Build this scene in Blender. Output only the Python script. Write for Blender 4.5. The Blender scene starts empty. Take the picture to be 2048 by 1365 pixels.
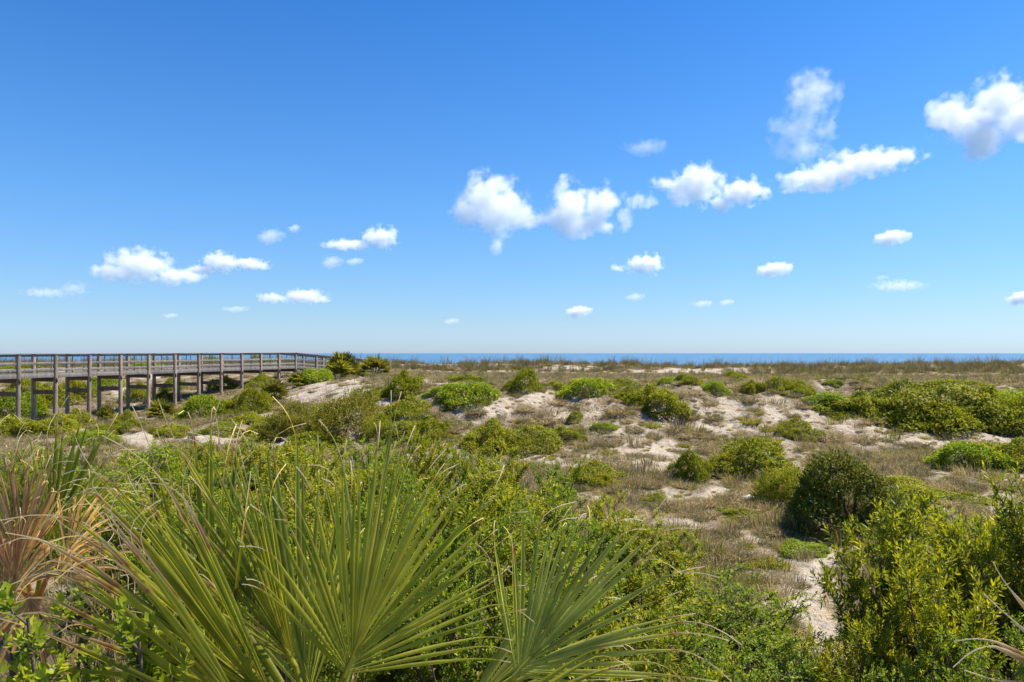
import bpy, math, random
import numpy as np
from mathutils import Vector, Matrix, Quaternion

R = math.radians
rng = np.random.default_rng(7)
random.seed(7)
sc = bpy.context.scene
COL = sc.collection

# ------------------------------------------------------------------ camera
F, HX, HY = 1400.0, 1024.0, 707.0      # focal length and horizon in photo pixels (2048 wide)
EYE = 7.0                              # eye height above the sea
cam_d = bpy.data.cameras.new('camera')
cam = bpy.data.objects.new('camera', cam_d)
COL.objects.link(cam)
cam.location = (0, 0, EYE)
cam.rotation_euler = (R(90), 0, 0)
cam_d.sensor_width = 36.0
cam_d.lens = 36.0 * F / 2048.0
cam_d.shift_y = (HY - 682.5) / 2048.0
cam_d.clip_start = 0.05
cam_d.clip_end = 200000
sc.camera = cam

# ------------------------------------------------------------------ world, sun, exposure
SUN_EL, SUN_AZ = R(60), R(76)          # azimuth measured from +Y (view direction) towards +X
w = bpy.data.worlds.new('World')
sc.world = w
w.use_nodes = True
nt = w.node_tree
nt.nodes.clear()
sky = nt.nodes.new('ShaderNodeTexSky')
sky.sky_type = 'NISHITA'
sky.sun_disc = False
sky.sun_elevation = SUN_EL
sky.sun_rotation = SUN_AZ
sky.altitude = 0
sky.air_density = 1.0
sky.dust_density = 0.35
sky.ozone_density = 3.0
# the photograph's air is a deeper blue than the plain Nishita sky: one tint that depends only on height above the horizon
tcw = nt.nodes.new('ShaderNodeTexCoord'); sxw = nt.nodes.new('ShaderNodeSeparateXYZ')
nt.links.new(tcw.outputs['Generated'], sxw.inputs[0])
rpw = nt.nodes.new('ShaderNodeValToRGB')
_st = [(0.0, (.590, .765, 1.19)), (.048, (.56, .72, .98)), (.10, (.52, .735, .98)), (.20, (.455, .785, 1.09)), (.30, (.37, .76, 1.13)), (.45, (.24, .68, 1.14))]
while len(rpw.color_ramp.elements) < len(_st): rpw.color_ramp.elements.new(.5)
for e_, (p_, c_) in zip(rpw.color_ramp.elements, _st):
    e_.position = p_; e_.color = (c_[0] / 1.25, c_[1] / 1.25, c_[2] / 1.25, 1)
nt.links.new(sxw.outputs['Z'], rpw.inputs['Fac'])
hs = nt.nodes.new('ShaderNodeMix'); hs.data_type = 'RGBA'; hs.blend_type = 'MULTIPLY'; hs.inputs[0].default_value = 1.0
nt.links.new(sky.outputs[0], hs.inputs[6]); nt.links.new(rpw.outputs[0], hs.inputs[7])
bg = nt.nodes.new('ShaderNodeBackground')
bg.inputs['Strength'].default_value = 0.0915 * 1.25
wo = nt.nodes.new('ShaderNodeOutputWorld')
nt.links.new(hs.outputs[2], bg.inputs['Color'])
nt.links.new(bg.outputs[0], wo.inputs['Surface'])

sun_d = bpy.data.lights.new('sun', 'SUN')
sun_d.energy = 5.0
sun_d.angle = R(0.53)
sun_d.color = (1.0, 0.91, 0.77)
sun = bpy.data.objects.new('sun', sun_d)
COL.objects.link(sun)
SUN_DIR = Vector((math.cos(SUN_EL) * math.sin(SUN_AZ), math.cos(SUN_EL) * math.cos(SUN_AZ), math.sin(SUN_EL)))
sun.rotation_euler = SUN_DIR.to_track_quat('Z', 'Y').to_euler()
sun.location = (30, 10, 40)

sc.view_settings.view_transform = 'Standard'
sc.view_settings.look = 'None'
sc.view_settings.exposure = 0.82
sc.view_settings.gamma = 1.0
sc.view_settings.use_curve_mapping = False
sc.render.engine = 'CYCLES'
sc.cycles.use_denoising = True
sc.cycles.max_bounces = 24
sc.cycles.diffuse_bounces = 4
sc.cycles.transmission_bounces = 6
sc.cycles.volume_bounces = 24
sc.cycles.transparent_max_bounces = 8

# ------------------------------------------------------------------ helpers
def link(o, parent=None):
    COL.objects.link(o)
    if parent is not None:
        o.parent = parent
    return o

def tag(o, label=None, cat=None, group=None, kind=None):
    if label: o['label'] = label
    if cat: o['category'] = cat
    if group: o['group'] = group
    if kind: o['kind'] = kind
    return o

def empty(name, loc, rz=0.0, scale=(1, 1, 1)):
    o = bpy.data.objects.new(name, None)
    o.empty_display_size = 0.2
    o.location = loc
    o.rotation_euler = (0, 0, rz)
    o.scale = scale
    return link(o)

def np_mesh(name, verts, faces_list, mat=None, attrs=None, smooth=True):
    """verts (n,3); faces_list: list of int arrays (m,k). attrs: dict name -> per-vertex floats"""
    me = bpy.data.meshes.new(name)
    verts = np.ascontiguousarray(verts, dtype=np.float32)
    me.vertices.add(len(verts))
    me.vertices.foreach_set('co', verts.ravel())
    loops = np.concatenate([f.ravel() for f in faces_list]).astype(np.int32)
    tot = np.concatenate([np.full(len(f), f.shape[1], np.int32) for f in faces_list])
    start = np.concatenate([[0], np.cumsum(tot)[:-1]]).astype(np.int32)
    me.loops.add(len(loops))
    me.loops.foreach_set('vertex_index', loops)
    me.polygons.add(len(tot))
    me.polygons.foreach_set('loop_start', start)
    me.polygons.foreach_set('loop_total', tot)
    if smooth:
        me.polygons.foreach_set('use_smooth', np.ones(len(tot), dtype=bool))
    for k, v in (attrs or {}).items():
        a = me.attributes.new(k, 'FLOAT', 'POINT')
        a.data.foreach_set('value', np.ascontiguousarray(v, dtype=np.float32))
    me.update(calc_edges=True)
    if mat is not None:
        me.materials.append(mat)
    return me

class MB:
    """collects pieces into one mesh"""
    def __init__(s): s.v = []; s.f = []; s.n = 0; s.a = []
    def add(s, v, f, a=None):
        v = np.asarray(v, float)
        s.v.append(v)
        for q in (f if isinstance(f, list) else [f]):
            s.f.append(np.asarray(q, int) + s.n)
        s.a.append(np.zeros(len(v)) if a is None else np.broadcast_to(np.asarray(a, float), (len(v),)))
        s.n += len(v)
    def tube(s, pts, radii, sides=6, a=0.0):
        pts = np.asarray(pts, float); n = len(pts)
        radii = np.broadcast_to(np.asarray(radii, float), (n,))
        tan = np.gradient(pts, axis=0)
        tan /= np.linalg.norm(tan, axis=1, keepdims=True) + 1e-9
        ref = np.array([0.31, 0.77, 0.12])
        b = np.cross(tan, ref); b /= np.linalg.norm(b, axis=1, keepdims=True) + 1e-9
        c = np.cross(tan, b)
        ang = np.arange(sides) * 2 * np.pi / sides
        ring = pts[:, None, :] + radii[:, None, None] * (np.cos(ang)[None, :, None] * b[:, None, :] + np.sin(ang)[None, :, None] * c[:, None, :])
        v = ring.reshape(-1, 3)
        i = np.arange(n - 1)[:, None] * sides; j = np.arange(sides)[None, :]; k = (j + 1) % sides
        f = np.stack([i + j, i + k, i + sides + k, i + sides + j], -1).reshape(-1, 4)
        s.add(v, f, a)
    def mesh(s, name, mat, smooth=True, attr='tint'):
        byk = {}
        for q in s.f: byk.setdefault(q.shape[1], []).append(q)
        return np_mesh(name, np.concatenate(s.v), [np.concatenate(x) for x in byk.values()], mat, {attr: np.concatenate(s.a), 'across': np.full(s.n, .5)}, smooth)

def fade(t): return t * t * t * (t * (t * 6 - 15) + 10)
_perm = np.random.default_rng(3).permutation(512)
_grad = np.random.default_rng(4).uniform(0, 2 * np.pi, 512)
def perlin(x, y):
    xi = np.floor(x).astype(int); yi = np.floor(y).astype(int)
    xf = x - xi; yf = y - yi
    def g(ix, iy, dx, dy):
        h = _grad[_perm[(_perm[ix & 511] + iy) & 511]]
        return np.cos(h) * dx + np.sin(h) * dy
    u = fade(xf); v = fade(yf)
    a = g(xi, yi, xf, yf); b = g(xi + 1, yi, xf - 1, yf)
    c = g(xi, yi + 1, xf, yf - 1); d = g(xi + 1, yi + 1, xf - 1, yf - 1)
    return (a + u * (b - a)) * (1 - v) + (c + u * (d - c)) * v
def fbm(x, y, octv=4, gain=0.5):
    s = 0; amp = 1
    for k in range(octv):
        s = s + amp * perlin(x * 2 ** k + 17.3 * k, y * 2 ** k - 9.1 * k); amp *= gain
    return s

# ------------------------------------------------------------------ terrain height
ZS = np.array([-20, 3, 7, 11, 15, 18, 20.5, 22.5, 24.5, 26.5, 29, 34, 40, 48, 56, 66, 76, 84, 88, 94, 110, 135, 160, 320], float)
US = np.array([-700, 0, 300, 450, 600, 720, 900, 1300, 1600, 1900, 2100, 2800], float)
# metres below the eye at each depth (columns are photo directions US)
DROP = np.array([
 #Z   -700   0    300   450   600   720   900   1300  1600  1900  2100  2800
 [3.2, 3.2, 3.2, 3.2, 3.2, 3.2, 3.2, 3.25, 3.3, 3.2, 3.1, 3.0],    # -20
 [3.2, 3.2, 3.2, 3.2, 3.2, 3.2, 3.2, 3.25, 3.3, 3.2, 3.1, 3.0],    # 3
 [3.2, 3.2, 3.2, 3.2, 3.2, 3.2, 3.2, 3.25, 3.25, 3.2, 3.1, 3.0],   # 7
 [3.2, 3.2, 3.2, 3.2, 3.2, 3.2, 3.2, 3.22, 3.15, 3.0, 2.9, 2.8],   # 11
 [3.2, 3.2, 3.2, 3.2, 3.2, 3.15, 3.15, 3.15, 3.05, 2.9, 2.85, 2.7],# 15
 [3.2, 3.2, 3.15, 3.15, 3.1, 3.05, 3.0, 2.97, 2.93, 2.85, 2.8, 2.6],  # 18
 [3.2, 3.2, 3.1, 3.05, 3.05, 3.0, 2.8, 2.76, 2.74, 2.7, 2.75, 2.5],  # 20.5
 [3.2, 3.2, 3.05, 3.0, 3.0, 2.9, 2.35, 2.4, 2.42, 2.42, 2.5, 2.2],  # 22.5
 [3.2, 3.2, 3.0, 2.95, 2.9, 2.5, 1.7, 1.72, 1.78, 1.85, 1.8, 1.7],  # 24.5
 [3.2, 3.2, 3.0, 2.9, 2.75, 1.95, 1.28, 1.15, 1.2, 1.4, 1.4, 1.4],  # 26.5
 [3.25, 3.25, 3.05, 2.9, 2.55, 1.5, 1.25, 1.15, 1.2, 1.38, 1.38, 1.38],  # 29
 [3.7, 3.7, 3.55, 3.15, 2.2, 1.55, 1.35, 1.3, 1.3, 1.45, 1.45, 1.45],  # 34
 [4.1, 4.1, 3.95, 3.45, 2.1, 1.5, 1.5, 1.45, 1.5, 1.55, 1.55, 1.5],  # 40
 [3.9, 3.9, 3.75, 3.25, 2.1, 1.5, 1.6, 1.65, 1.7, 1.75, 1.75, 1.7],  # 48
 [3.2, 3.2, 3.0, 2.7, 2.05, 1.6, 1.75, 1.85, 1.95, 2.0, 2.0, 1.9],  # 56
 [2.2, 2.2, 2.0, 1.95, 1.9, 1.75, 2.0, 2.15, 2.2, 2.3, 2.3, 2.2],  # 66
 [1.7, 1.7, 1.6, 1.7, 1.85, 1.8, 2.1, 2.3, 2.45, 2.5, 2.5, 2.4],   # 76
 [1.5, 1.5, 1.5, 1.5, 1.6, 1.5, 1.85, 1.9, 2.2, 2.0, 2.0, 2.0],     # 84
 [1.4, 1.4, 1.4, 1.4, 1.4, 1.2, 1.3, 1.5, 1.7, 1.4, 1.35, 1.35],  # 88
 [1.6, 1.6, 1.6, 1.6, 1.6, 1.6, 1.7, 1.9, 2.1, 1.9, 1.8, 1.8],     # 94
 [4, 4, 4, 4, 4, 4, 4, 4, 4, 4, 4, 4],                             # 110
 [6.3] * 12, [7.1] * 12, [13.0] * 12])
_zf = np.linspace(-20, 320, 1701)        # 0.2 m steps
_uf = np.linspace(-700, 2800, 351)
_t1 = np.stack([np.interp(_zf, ZS, DROP[:, k]) for k in range(len(US))], 1)
_T = np.stack([np.interp(_uf, US, _t1[r]) for r in range(len(_zf))], 0)
def _box(a, n, ax):
    pad = [(0, 0), (0, 0)]; pad[ax] = (n, n)
    b = np.cumsum(np.pad(a, pad, mode='edge'), axis=ax)
    sl1 = [slice(None)] * 2; sl2 = [slice(None)] * 2
    L = a.shape[ax]
    sl1[ax] = slice(2 * n, 2 * n + L); sl2[ax] = slice(0, L)
    out = (b[tuple(sl1)] - b[tuple(sl2)]) / (2 * n)
    return out
for _ in range(2):
    _T = _box(_T, 3, 0); _T = _box(_T, 5, 1)

def ground(x, y):
    x = np.asarray(x, float); y = np.asarray(y, float)
    ys = np.maximum(y, 4.0)
    u = np.clip(HX + F * x / ys, -699, 2799)
    zi = (np.clip(y, -19.9, 319) + 20) / 0.2; ui = (u + 700) / 10.0
    a = np.floor(zi).astype(int); b = np.floor(ui).astype(int)
    a = np.clip(a, 0, len(_zf) - 2); b = np.clip(b, 0, len(_uf) - 2)
    fa = zi - a; fb = ui - b
    d = (_T[a, b] * (1 - fa) + _T[a + 1, b] * fa) * (1 - fb) + (_T[a, b + 1] * (1 - fa) + _T[a + 1, b + 1] * fa) * fb
    land = np.clip((112 - y) / 12, 0, 1)
    face = np.exp(-((y - 25) / 5.0) ** 2)
    fore = np.exp(-((y - 87) / 6.0) ** 2)
    n = 0.13 * fbm(x / 5.0, y / 5.0, 3) + 0.06 * fbm(x / 1.3 + 40, y / 1.3, 3)
    n = n + face * (0.34 * fbm(x / 2.4 + 5, y / 3.2 + 9, 4, .55) + 0.16 * np.abs(perlin(x / 1.1, y / 1.6)))
    n = n + fore * 0.45 * fbm(x / 9.0 + 3, y / 9.0 + 1, 4)
    return EYE - d + n * land

def hit(px, py, zmin=4.0, zmax=125.0):
    """where the ray through a photo pixel first meets the ground"""
    zz = np.geomspace(zmin, zmax, 4000)
    x = (px - HX) / F * zz
    ray = EYE - (py - HY) / F * zz
    g = ground(x, zz)
    k = np.argmax(ray <= g)
    if not (ray <= g).any():
        k = len(zz) - 1
    return np.array([x[k], zz[k], g[k]])

# ------------------------------------------------------------------ material helpers
def new_mat(name):
    m = bpy.data.materials.new(name); m.use_nodes = True
    t = m.node_tree; t.nodes.clear()
    out = t.nodes.new('ShaderNodeOutputMaterial')
    return m, t, out
def N(t, typ, **kw):
    n = t.nodes.new(typ)
    for k, v in kw.items():
        if k in n.inputs: n.inputs[k].default_value = v
        else: setattr(n, k, v)
    return n
def ramp(t, stops, fac=None, interp='LINEAR'):
    n = t.nodes.new('ShaderNodeValToRGB'); n.color_ramp.interpolation = interp
    e = n.color_ramp.elements
    while len(e) < len(stops): e.new(0.5)
    for q, (p, c) in zip(e, stops):
        q.position = p; q.color = (*c, 1) if len(c) == 3 else c
    if fac is not None: t.links.new(fac, n.inputs['Fac'])
    return n
def mixc(t, fac, a, b, typ='MIX'):
    n = t.nodes.new('ShaderNodeMix'); n.data_type = 'RGBA'; n.blend_type = typ
    for s, v in ((n.inputs[0], fac), (n.inputs[6], a), (n.inputs[7], b)):
        if isinstance(v, (int, float)): s.default_value = v
        elif isinstance(v, tuple): s.default_value = (*v, 1)
        else: t.links.new(v, s)
    return n.outputs[2]

def leaf_mat(name, stops, trans=0.35, rough=0.45, spec=0.28, tcol=(1.0, 1.0, 0.55), patch=0.25, gain=1.95, warm=1.34, blue=.5):
    m, t, out = new_mat(name)
    at = N(t, 'ShaderNodeAttribute', attribute_name='tint')
    oi = N(t, 'ShaderNodeObjectInfo')
    geo = N(t, 'ShaderNodeNewGeometry')
    nz = N(t, 'ShaderNodeTexNoise', Scale=1.7, Detail=2.0)
    t.links.new(geo.outputs['Position'], nz.inputs['Vector'])
    ma = N(t, 'ShaderNodeMath', operation='MULTIPLY_ADD'); ma.inputs[1].default_value = patch; 
    t.links.new(nz.outputs['Fac'], ma.inputs[0])
    t.links.new(at.outputs['Fac'], ma.inputs[2])
    mb = N(t, 'ShaderNodeMath', operation='MULTIPLY_ADD'); mb.inputs[1].default_value = 0.16
    t.links.new(oi.outputs['Random'], mb.inputs[0]); t.links.new(ma.outputs[0], mb.inputs[2])
    mc = N(t, 'ShaderNodeMath', operation='SUBTRACT'); mc.inputs[1].default_value = patch * 0.5 + 0.08
    t.links.new(mb.outputs[0], mc.inputs[0])
    rp = ramp(t, [(q_, (min(k_[0] * gain * warm, .75), min(k_[1] * gain, .75), k_[2] * gain * blue)) for q_, k_ in stops], mc.outputs[0])
    p = N(t, 'ShaderNodeBsdfPrincipled', Roughness=rough)
    p.inputs['Specular IOR Level'].default_value = spec
    t.links.new(rp.outputs[0], p.inputs['Base Color'])
    tr = N(t, 'ShaderNodeBsdfTranslucent')
    t.links.new(mixc(t, 1.0, rp.outputs[0], tuple(2.0 * c for c in tcol), 'MULTIPLY'), tr.inputs['Color'])
    mx = N(t, 'ShaderNodeMixShader'); mx.inputs[0].default_value = trans
    t.links.new(p.outputs[0], mx.inputs[1]); t.links.new(tr.outputs[0], mx.inputs[2])
    t.links.new(mx.outputs[0], out.inputs['Surface'])
    return m

M = {}
M['myrtle'] = leaf_mat('wax_myrtle_leaf', [(0.0, (.030, .050, .006)), (.35, (.075, .110, .010)), (.7, (.150, .180, .014)), (1.0, (.24, .24, .03))], gain=1.95, warm=1.28, blue=.55)
M['green'] = leaf_mat('green_leaf', [(0.0, (.022, .050, .006)), (.4, (.060, .115, .010)), (.75, (.120, .180, .016)), (1.0, (.24, .28, .03))])
M['mound'] = leaf_mat('scrub_leaf', [(0.0, (.030, .050, .006)), (.4, (.070, .108, .010)), (.75, (.130, .165, .014)), (1.0, (.21, .21, .03))], trans=0.26, rough=.6, spec=.22, gain=1.85, warm=1.34)
M['dark'] = leaf_mat('dark_scrub_leaf', [(0.0, (.014, .022, .004)), (.45, (.035, .055, .007)), (.8, (.085, .110, .012)), (1.0, (.16, .16, .025))], trans=0.22, rough=.55, spec=.25, gain=1.8, warm=1.3)
M['olive'] = leaf_mat('olive_leaf', [(0.0, (.060, .060, .014)), (.4, (.105, .105, .022)), (.75, (.165, .155, .032)), (1.0, (.26, .22, .06))], trans=0.35, gain=1.6, warm=1.05)
M['broad'] = leaf_mat('broad_leaf', [(0.0, (.07, .12, .014)), (.4, (.15, .22, .025)), (.75, (.26, .33, .05)), (1.0, (.40, .42, .10))], trans=0.4, gain=1.1, warm=1.15)
M['grass'] = leaf_mat('dune_grass_blade', [(0.0, (.060, .062, .024)), (.3, (.125, .112, .055)), (.6, (.21, .172, .105)), (.85, (.31, .25, .165)), (1.0, (.40, .33, .23))], trans=0.25, rough=0.6, spec=0.2, tcol=(1, .95, .7), patch=0.45, gain=1.4, warm=1.02, blue=.9)
M['grass_green'] = leaf_mat('green_grass_blade', [(0.0, (.040, .055, .012)), (.5, (.095, .105, .025)), (1.0, (.20, .18, .06))], trans=0.3, rough=0.55, spec=0.25, patch=0.4, warm=1.1, gain=1.7)

def palm_mat(name, stops):
    m, t, out = new_mat(name)
    at = N(t, 'ShaderNodeAttribute', attribute_name='tint')
    rp = ramp(t, stops, at.outputs['Fac'])
    tc = N(t, 'ShaderNodeTexCoord')
    # fine lengthwise veins run across the width attribute
    av = N(t, 'ShaderNodeAttribute', attribute_name='across')
    sn = N(t, 'ShaderNodeMath', operation='SINE')
    mu = N(t, 'ShaderNodeMath', operation='MULTIPLY'); mu.inputs[1].default_value = 42.0
    t.links.new(av.outputs['Fac'], mu.inputs[0]); t.links.new(mu.outputs[0], sn.inputs[0])
    nz = N(t, 'ShaderNodeTexNoise', Scale=9.0, Detail=3.0)
    t.links.new(tc.outputs['Object'], nz.inputs['Vector'])
    r2 = ramp(t, [(.3, (.72, .74, .7)), (.7, (1.18, 1.14, 1.05))], nz.outputs['Fac'])
    col = mixc(t, 1.0, rp.outputs[0], r2.outputs[0], 'MULTIPLY')
    ab = N(t, 'ShaderNodeMath', operation='ABSOLUTE'); t.links.new(av.outputs['Fac'], ab.inputs[0])
    edge = ramp(t, [(0.0, (1, 1, 1)), (.07, (0, 0, 0)), (.84, (0, 0, 0)), (.97, (.9, .9, .9))], ab.outputs[0])
    col = mixc(t, edge.outputs[0], col, mixc(t, 1.0, col, (1.45, 1.4, 1.8), 'MULTIPLY'))
    p = N(t, 'ShaderNodeBsdfPrincipled', Roughness=0.45)
    p.inputs['Specular IOR Level'].default_value = 0.28
    t.links.new(col, p.inputs['Base Color'])
    bp = N(t, 'ShaderNodeBump', Strength=0.25, Distance=0.002)
    t.links.new(sn.outputs[0], bp.inputs['Height']); t.links.new(bp.outputs[0], p.inputs['Normal'])
    tr = N(t, 'ShaderNodeBsdfTranslucent')
    t.links.new(mixc(t, 1.0, col, (2.0, 1.9, .8), 'MULTIPLY'), tr.inputs['Color'])
    mx = N(t, 'ShaderNodeMixShader'); mx.inputs[0].default_value = 0.45
    t.links.new(p.outputs[0], mx.inputs[1]); t.links.new(tr.outputs[0], mx.inputs[2])
    t.links.new(mx.outputs[0], out.inputs['Surface'])
    return m
TIPS = [(.60, (.30, .13, .045)), (.68, (.42, .25, .12)), (.80, (.60, .46, .32)), (1.0, (.72, .62, .50))]
M['palm'] = palm_mat('palmetto_green', [(0.0, (.085, .105, .012)), (.25, (.245, .26, .024)), (.45, (.40, .39, .042)), (.54, (.44, .36, .06))] + TIPS)
M['palm_far'] = palm_mat('palmetto_far', [(0.0, (.05, .06, .012)), (.25, (.12, .13, .022)), (.45, (.22, .21, .05)), (.7, (.36, .30, .12))])
M['palm_blue'] = palm_mat('palmetto_grey_green', [(0.0, (.12, .145, .03)), (.25, (.265, .285, .055)), (.45, (.41, .42, .09)), (.54, (.46, .39, .10))] + TIPS)
M['palm_dead'] = palm_mat('palmetto_dead', [(0.0, (.22, .125, .065)), (.25, (.38, .23, .125)), (.45, (.52, .35, .21)), (.54, (.56, .40, .26))] + TIPS)

def bark_mat(name, c1, c2, scale=30):
    m, t, out = new_mat(name)
    tc = N(t, 'ShaderNodeTexCoord')
    nz = N(t, 'ShaderNodeTexNoise', Scale=scale, Detail=4.0)
    t.links.new(tc.outputs['Object'], nz.inputs['Vector'])
    rp = ramp(t, [(.3, c1), (.7, c2)], nz.outputs['Fac'])
    p = N(t, 'ShaderNodeBsdfPrincipled', Roughness=0.85)
    t.links.new(rp.outputs[0], p.inputs['Base Color'])
    bp = N(t, 'ShaderNodeBump', Strength=0.5, Distance=0.01)
    t.links.new(nz.outputs['Fac'], bp.inputs['Height']); t.links.new(bp.outputs[0], p.inputs['Normal'])
    t.links.new(p.outputs[0], out.inputs['Surface'])
    return m
M['bark'] = bark_mat('shrub_bark', (.07, .05, .035), (.16, .12, .085))
M['trunk'] = bark_mat('palm_trunk', (.08, .055, .035), (.22, .16, .10), 14)

def wood_mat(name, c1, c2, c3):
    m, t, out = new_mat(name)
    geo = N(t, 'ShaderNodeNewGeometry')
    oi = N(t, 'ShaderNodeObjectInfo')
    mp = N(t, 'ShaderNodeMapping'); mp.inputs['Scale'].default_value = (9, 9, 1.6)
    t.links.new(geo.outputs['Position'], mp.inputs['Vector'])
    nz = N(t, 'ShaderNodeTexNoise', Scale=1.0, Detail=5.0, Roughness=0.65)
    t.links.new(mp.outputs[0], nz.inputs['Vector'])
    rp = ramp(t, [(.28, c1), (.5, c2), (.75, c3)], nz.outputs['Fac'])
    r2 = ramp(t, [(0, (.78, .78, .78)), (1, (1.18, 1.15, 1.1))], oi.outputs['Random'])
    p = N(t, 'ShaderNodeBsdfPrincipled', Roughness=0.8)
    t.links.new(mixc(t, 1.0, rp.outputs[0], r2.outputs[0], 'MULTIPLY'), p.inputs['Base Color'])
    bp = N(t, 'ShaderNodeBump', Strength=0.4, Distance=0.01)
    t.links.new(nz.outputs['Fac'], bp.inputs['Height']); t.links.new(bp.outputs[0], p.inputs['Normal'])
    t.links.new(p.outputs[0], out.inputs['Surface'])
    return m
M['wood_post'] = wood_mat('weathered_post', (.16, .115, .085), (.28, .22, .17), (.46, .40, .34))
M['wood_rail'] = wood_mat('silvered_rail', (.115, .105, .095), (.19, .18, .168), (.31, .30, .285))
M['wood_brown'] = wood_mat('brown_brace', (.09, .062, .045), (.15, .11, .08), (.23, .18, .13))
M['steel'] = bark_mat('dark_rod', (.08, .08, .08), (.14, .14, .14), 20)

# sand: colour only depends on dry grains, damp litter and shell specks
m, t, out = new_mat('dune_sand'); M['sand'] = m
geo = N(t, 'ShaderNodeNewGeometry')
cov = N(t, 'ShaderNodeAttribute', attribute_name='cover')
n1 = N(t, 'ShaderNodeTexNoise', Scale=0.9, Detail=5.0, Roughness=0.6)
n2 = N(t, 'ShaderNodeTexNoise', Scale=11.0, Detail=5.0, Roughness=0.7)
n3 = N(t, 'ShaderNodeTexNoise', Scale=85.0, Detail=2.0)
for q in (n1, n2, n3): t.links.new(geo.outputs['Position'], q.inputs['Vector'])
sand = ramp(t, [(.3, (.37, .308, .235)), (.55, (.475, .408, .32)), (.8, (.56, .497, .40))], n1.outputs['Fac'])
spk = ramp(t, [(.35, (.80, .78, .76)), (.6, (1.06, 1.06, 1.06))], n3.outputs['Fac'])
sandc = mixc(t, 1.0, sand.outputs[0], spk.outputs[0], 'MULTIPLY')
lit = ramp(t, [(.3, (.12, .092, .058)), (.5, (.215, .168, .108)), (.72, (.34, .275, .19))], n2.outputs['Fac'])
sm = N(t, 'ShaderNodeMath', operation='MULTIPLY_ADD'); sm.inputs[1].default_value = 0.9
t.links.new(n2.outputs['Fac'], sm.inputs[0]); t.links.new(cov.outputs['Fac'], sm.inputs[2])
smr = ramp(t, [(.72, (0, 0, 0)), (1.0, (1, 1, 1))], sm.outputs[0])
p = N(t, 'ShaderNodeBsdfPrincipled', Roughness=0.95)
p.inputs['Specular IOR Level'].default_value = 0.1
t.links.new(mixc(t, smr.outputs[0], sandc, lit.outputs[0]), p.inputs['Base Color'])
n4 = N(t, 'ShaderNodeTexNoise', Scale=3.2, Detail=6.0, Roughness=0.62)
t.links.new(geo.outputs['Position'], n4.inputs['Vector'])
bp = N(t, 'ShaderNodeBump', Strength=1.0, Distance=0.32)
t.links.new(n4.outputs['Fac'], bp.inputs['Height']); t.links.new(bp.outputs[0], p.inputs['Normal'])
t.links.new(p.outputs[0], out.inputs['Surface'])

# sea
m, t, out = new_mat('sea_water'); M['sea'] = m
geo = N(t, 'ShaderNodeNewGeometry')
mp = N(t, 'ShaderNodeMapping'); mp.inputs['Scale'].default_value = (.035, .11, 1)
t.links.new(geo.outputs['Position'], mp.inputs['Vector'])
nw = N(t, 'ShaderNodeTexNoise', Scale=1.0, Detail=5.0, Roughness=0.6)
t.links.new(mp.outputs[0], nw.inputs['Vector'])
mp2 = N(t, 'ShaderNodeMapping'); mp2.inputs['Scale'].default_value = (.0006, .004, 1)
t.links.new(geo.outputs['Position'], mp2.inputs['Vector'])
nb = N(t, 'ShaderNodeTexNoise', Scale=1.0, Detail=3.0)
t.links.new(mp2.outputs[0], nb.inputs['Vector'])
rp = ramp(t, [(.3, (.045, .125, .215)), (.7, (.075, .18, .29))], nb.outputs['Fac'])
p = N(t, 'ShaderNodeBsdfPrincipled', Roughness=0.25)
p.inputs['IOR'].default_value = 1.33
t.links.new(rp.outputs[0], p.inputs['Base Color'])
bp = N(t, 'ShaderNodeBump', Strength=1.0, Distance=3.0)
t.links.new(nw.outputs['Fac'], bp.inputs['Height']); t.links.new(bp.outputs[0], p.inputs['Normal'])
t.links.new(p.outputs[0], out.inputs['Surface'])

# ------------------------------------------------------------------ ground cover map
# bare sand patches: photo direction and the ground point seen there
SAND = [(720,800,70,26),(660,782,50,16),(770,835,40,16),(610,795,30,14),(700,790,55,22),(740,825,50,20),(640,775,30,14),(1000,815,90,16),(960,835,60,12),(1090,800,60,14),(1150,825,60,16),(1210,850,50,14),
        (1290,880,40,16),(1270,915,70,26),(1330,850,40,20),(1400,830,40,22),(1470,820,45,24),(1540,810,50,22),(1610,835,70,28),(1700,850,70,20),
        (1560,855,60,18),(1480,860,50,14),(1780,880,60,12),(1860,885,60,10),(1990,875,60,12),(1960,925,50,12),(1300,940,60,14),(1120,930,40,14),
        (930,880,25,14),(900,905,30,10),(1440,985,30,10),(1990,1000,60,14),(1590,945,40,12),(1900,945,50,12),(1650,1140,30,40),(1640,1190,45,30),(1680,1280,35,40),(1620,1230,40,22),
        (440,880,40,12),(300,885,40,14),(420,870,40,12),(580,890,30,10),(640,800,24,12),(240,780,16,14),(100,780,20,10),(300,750,30,8),
        (1150,738,60,4),(1400,742,120,4),(860,730,60,3),(900,775,20,8),(850,765,20,6)]
GREEN = [(1600,1090,160,40),(1580,1010,120,30),(1400,1010,120,30),(1200,1000,160,30),(560,850,160,20),(480,860,120,16)]
def photo_xy(x, y, z):
    return HX + F * x / np.maximum(y, .5), HY + F * (EYE - z) / np.maximum(y, .5)
def cover(x, y, z):
    px, py = photo_xy(x, y, z)
    c = 0.545 + 0.42 * fbm(x / 2.6 + 31, y / 3.0 - 7, 3, .6) + 0.62 * perlin(x / .75 + 3, y / 1.0) + 0.3 * perlin(x / .33, y / .42 + 7)
    c = c + np.where(y > 29, .14, 0) + np.where((y < 18), .12, 0) + np.where(y > 80, .02, 0)
    m_ = np.zeros_like(c)
    for (a, b, ra, rb) in SAND:
        m_ = np.maximum(m_, np.exp(-(((px - a) / (ra * 1.1)) ** 2 + ((py - b) / (rb * 1.15)) ** 2) ** 1.3))
    c = c - 0.56 * m_
    return np.clip(c, 0, 1)
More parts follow.
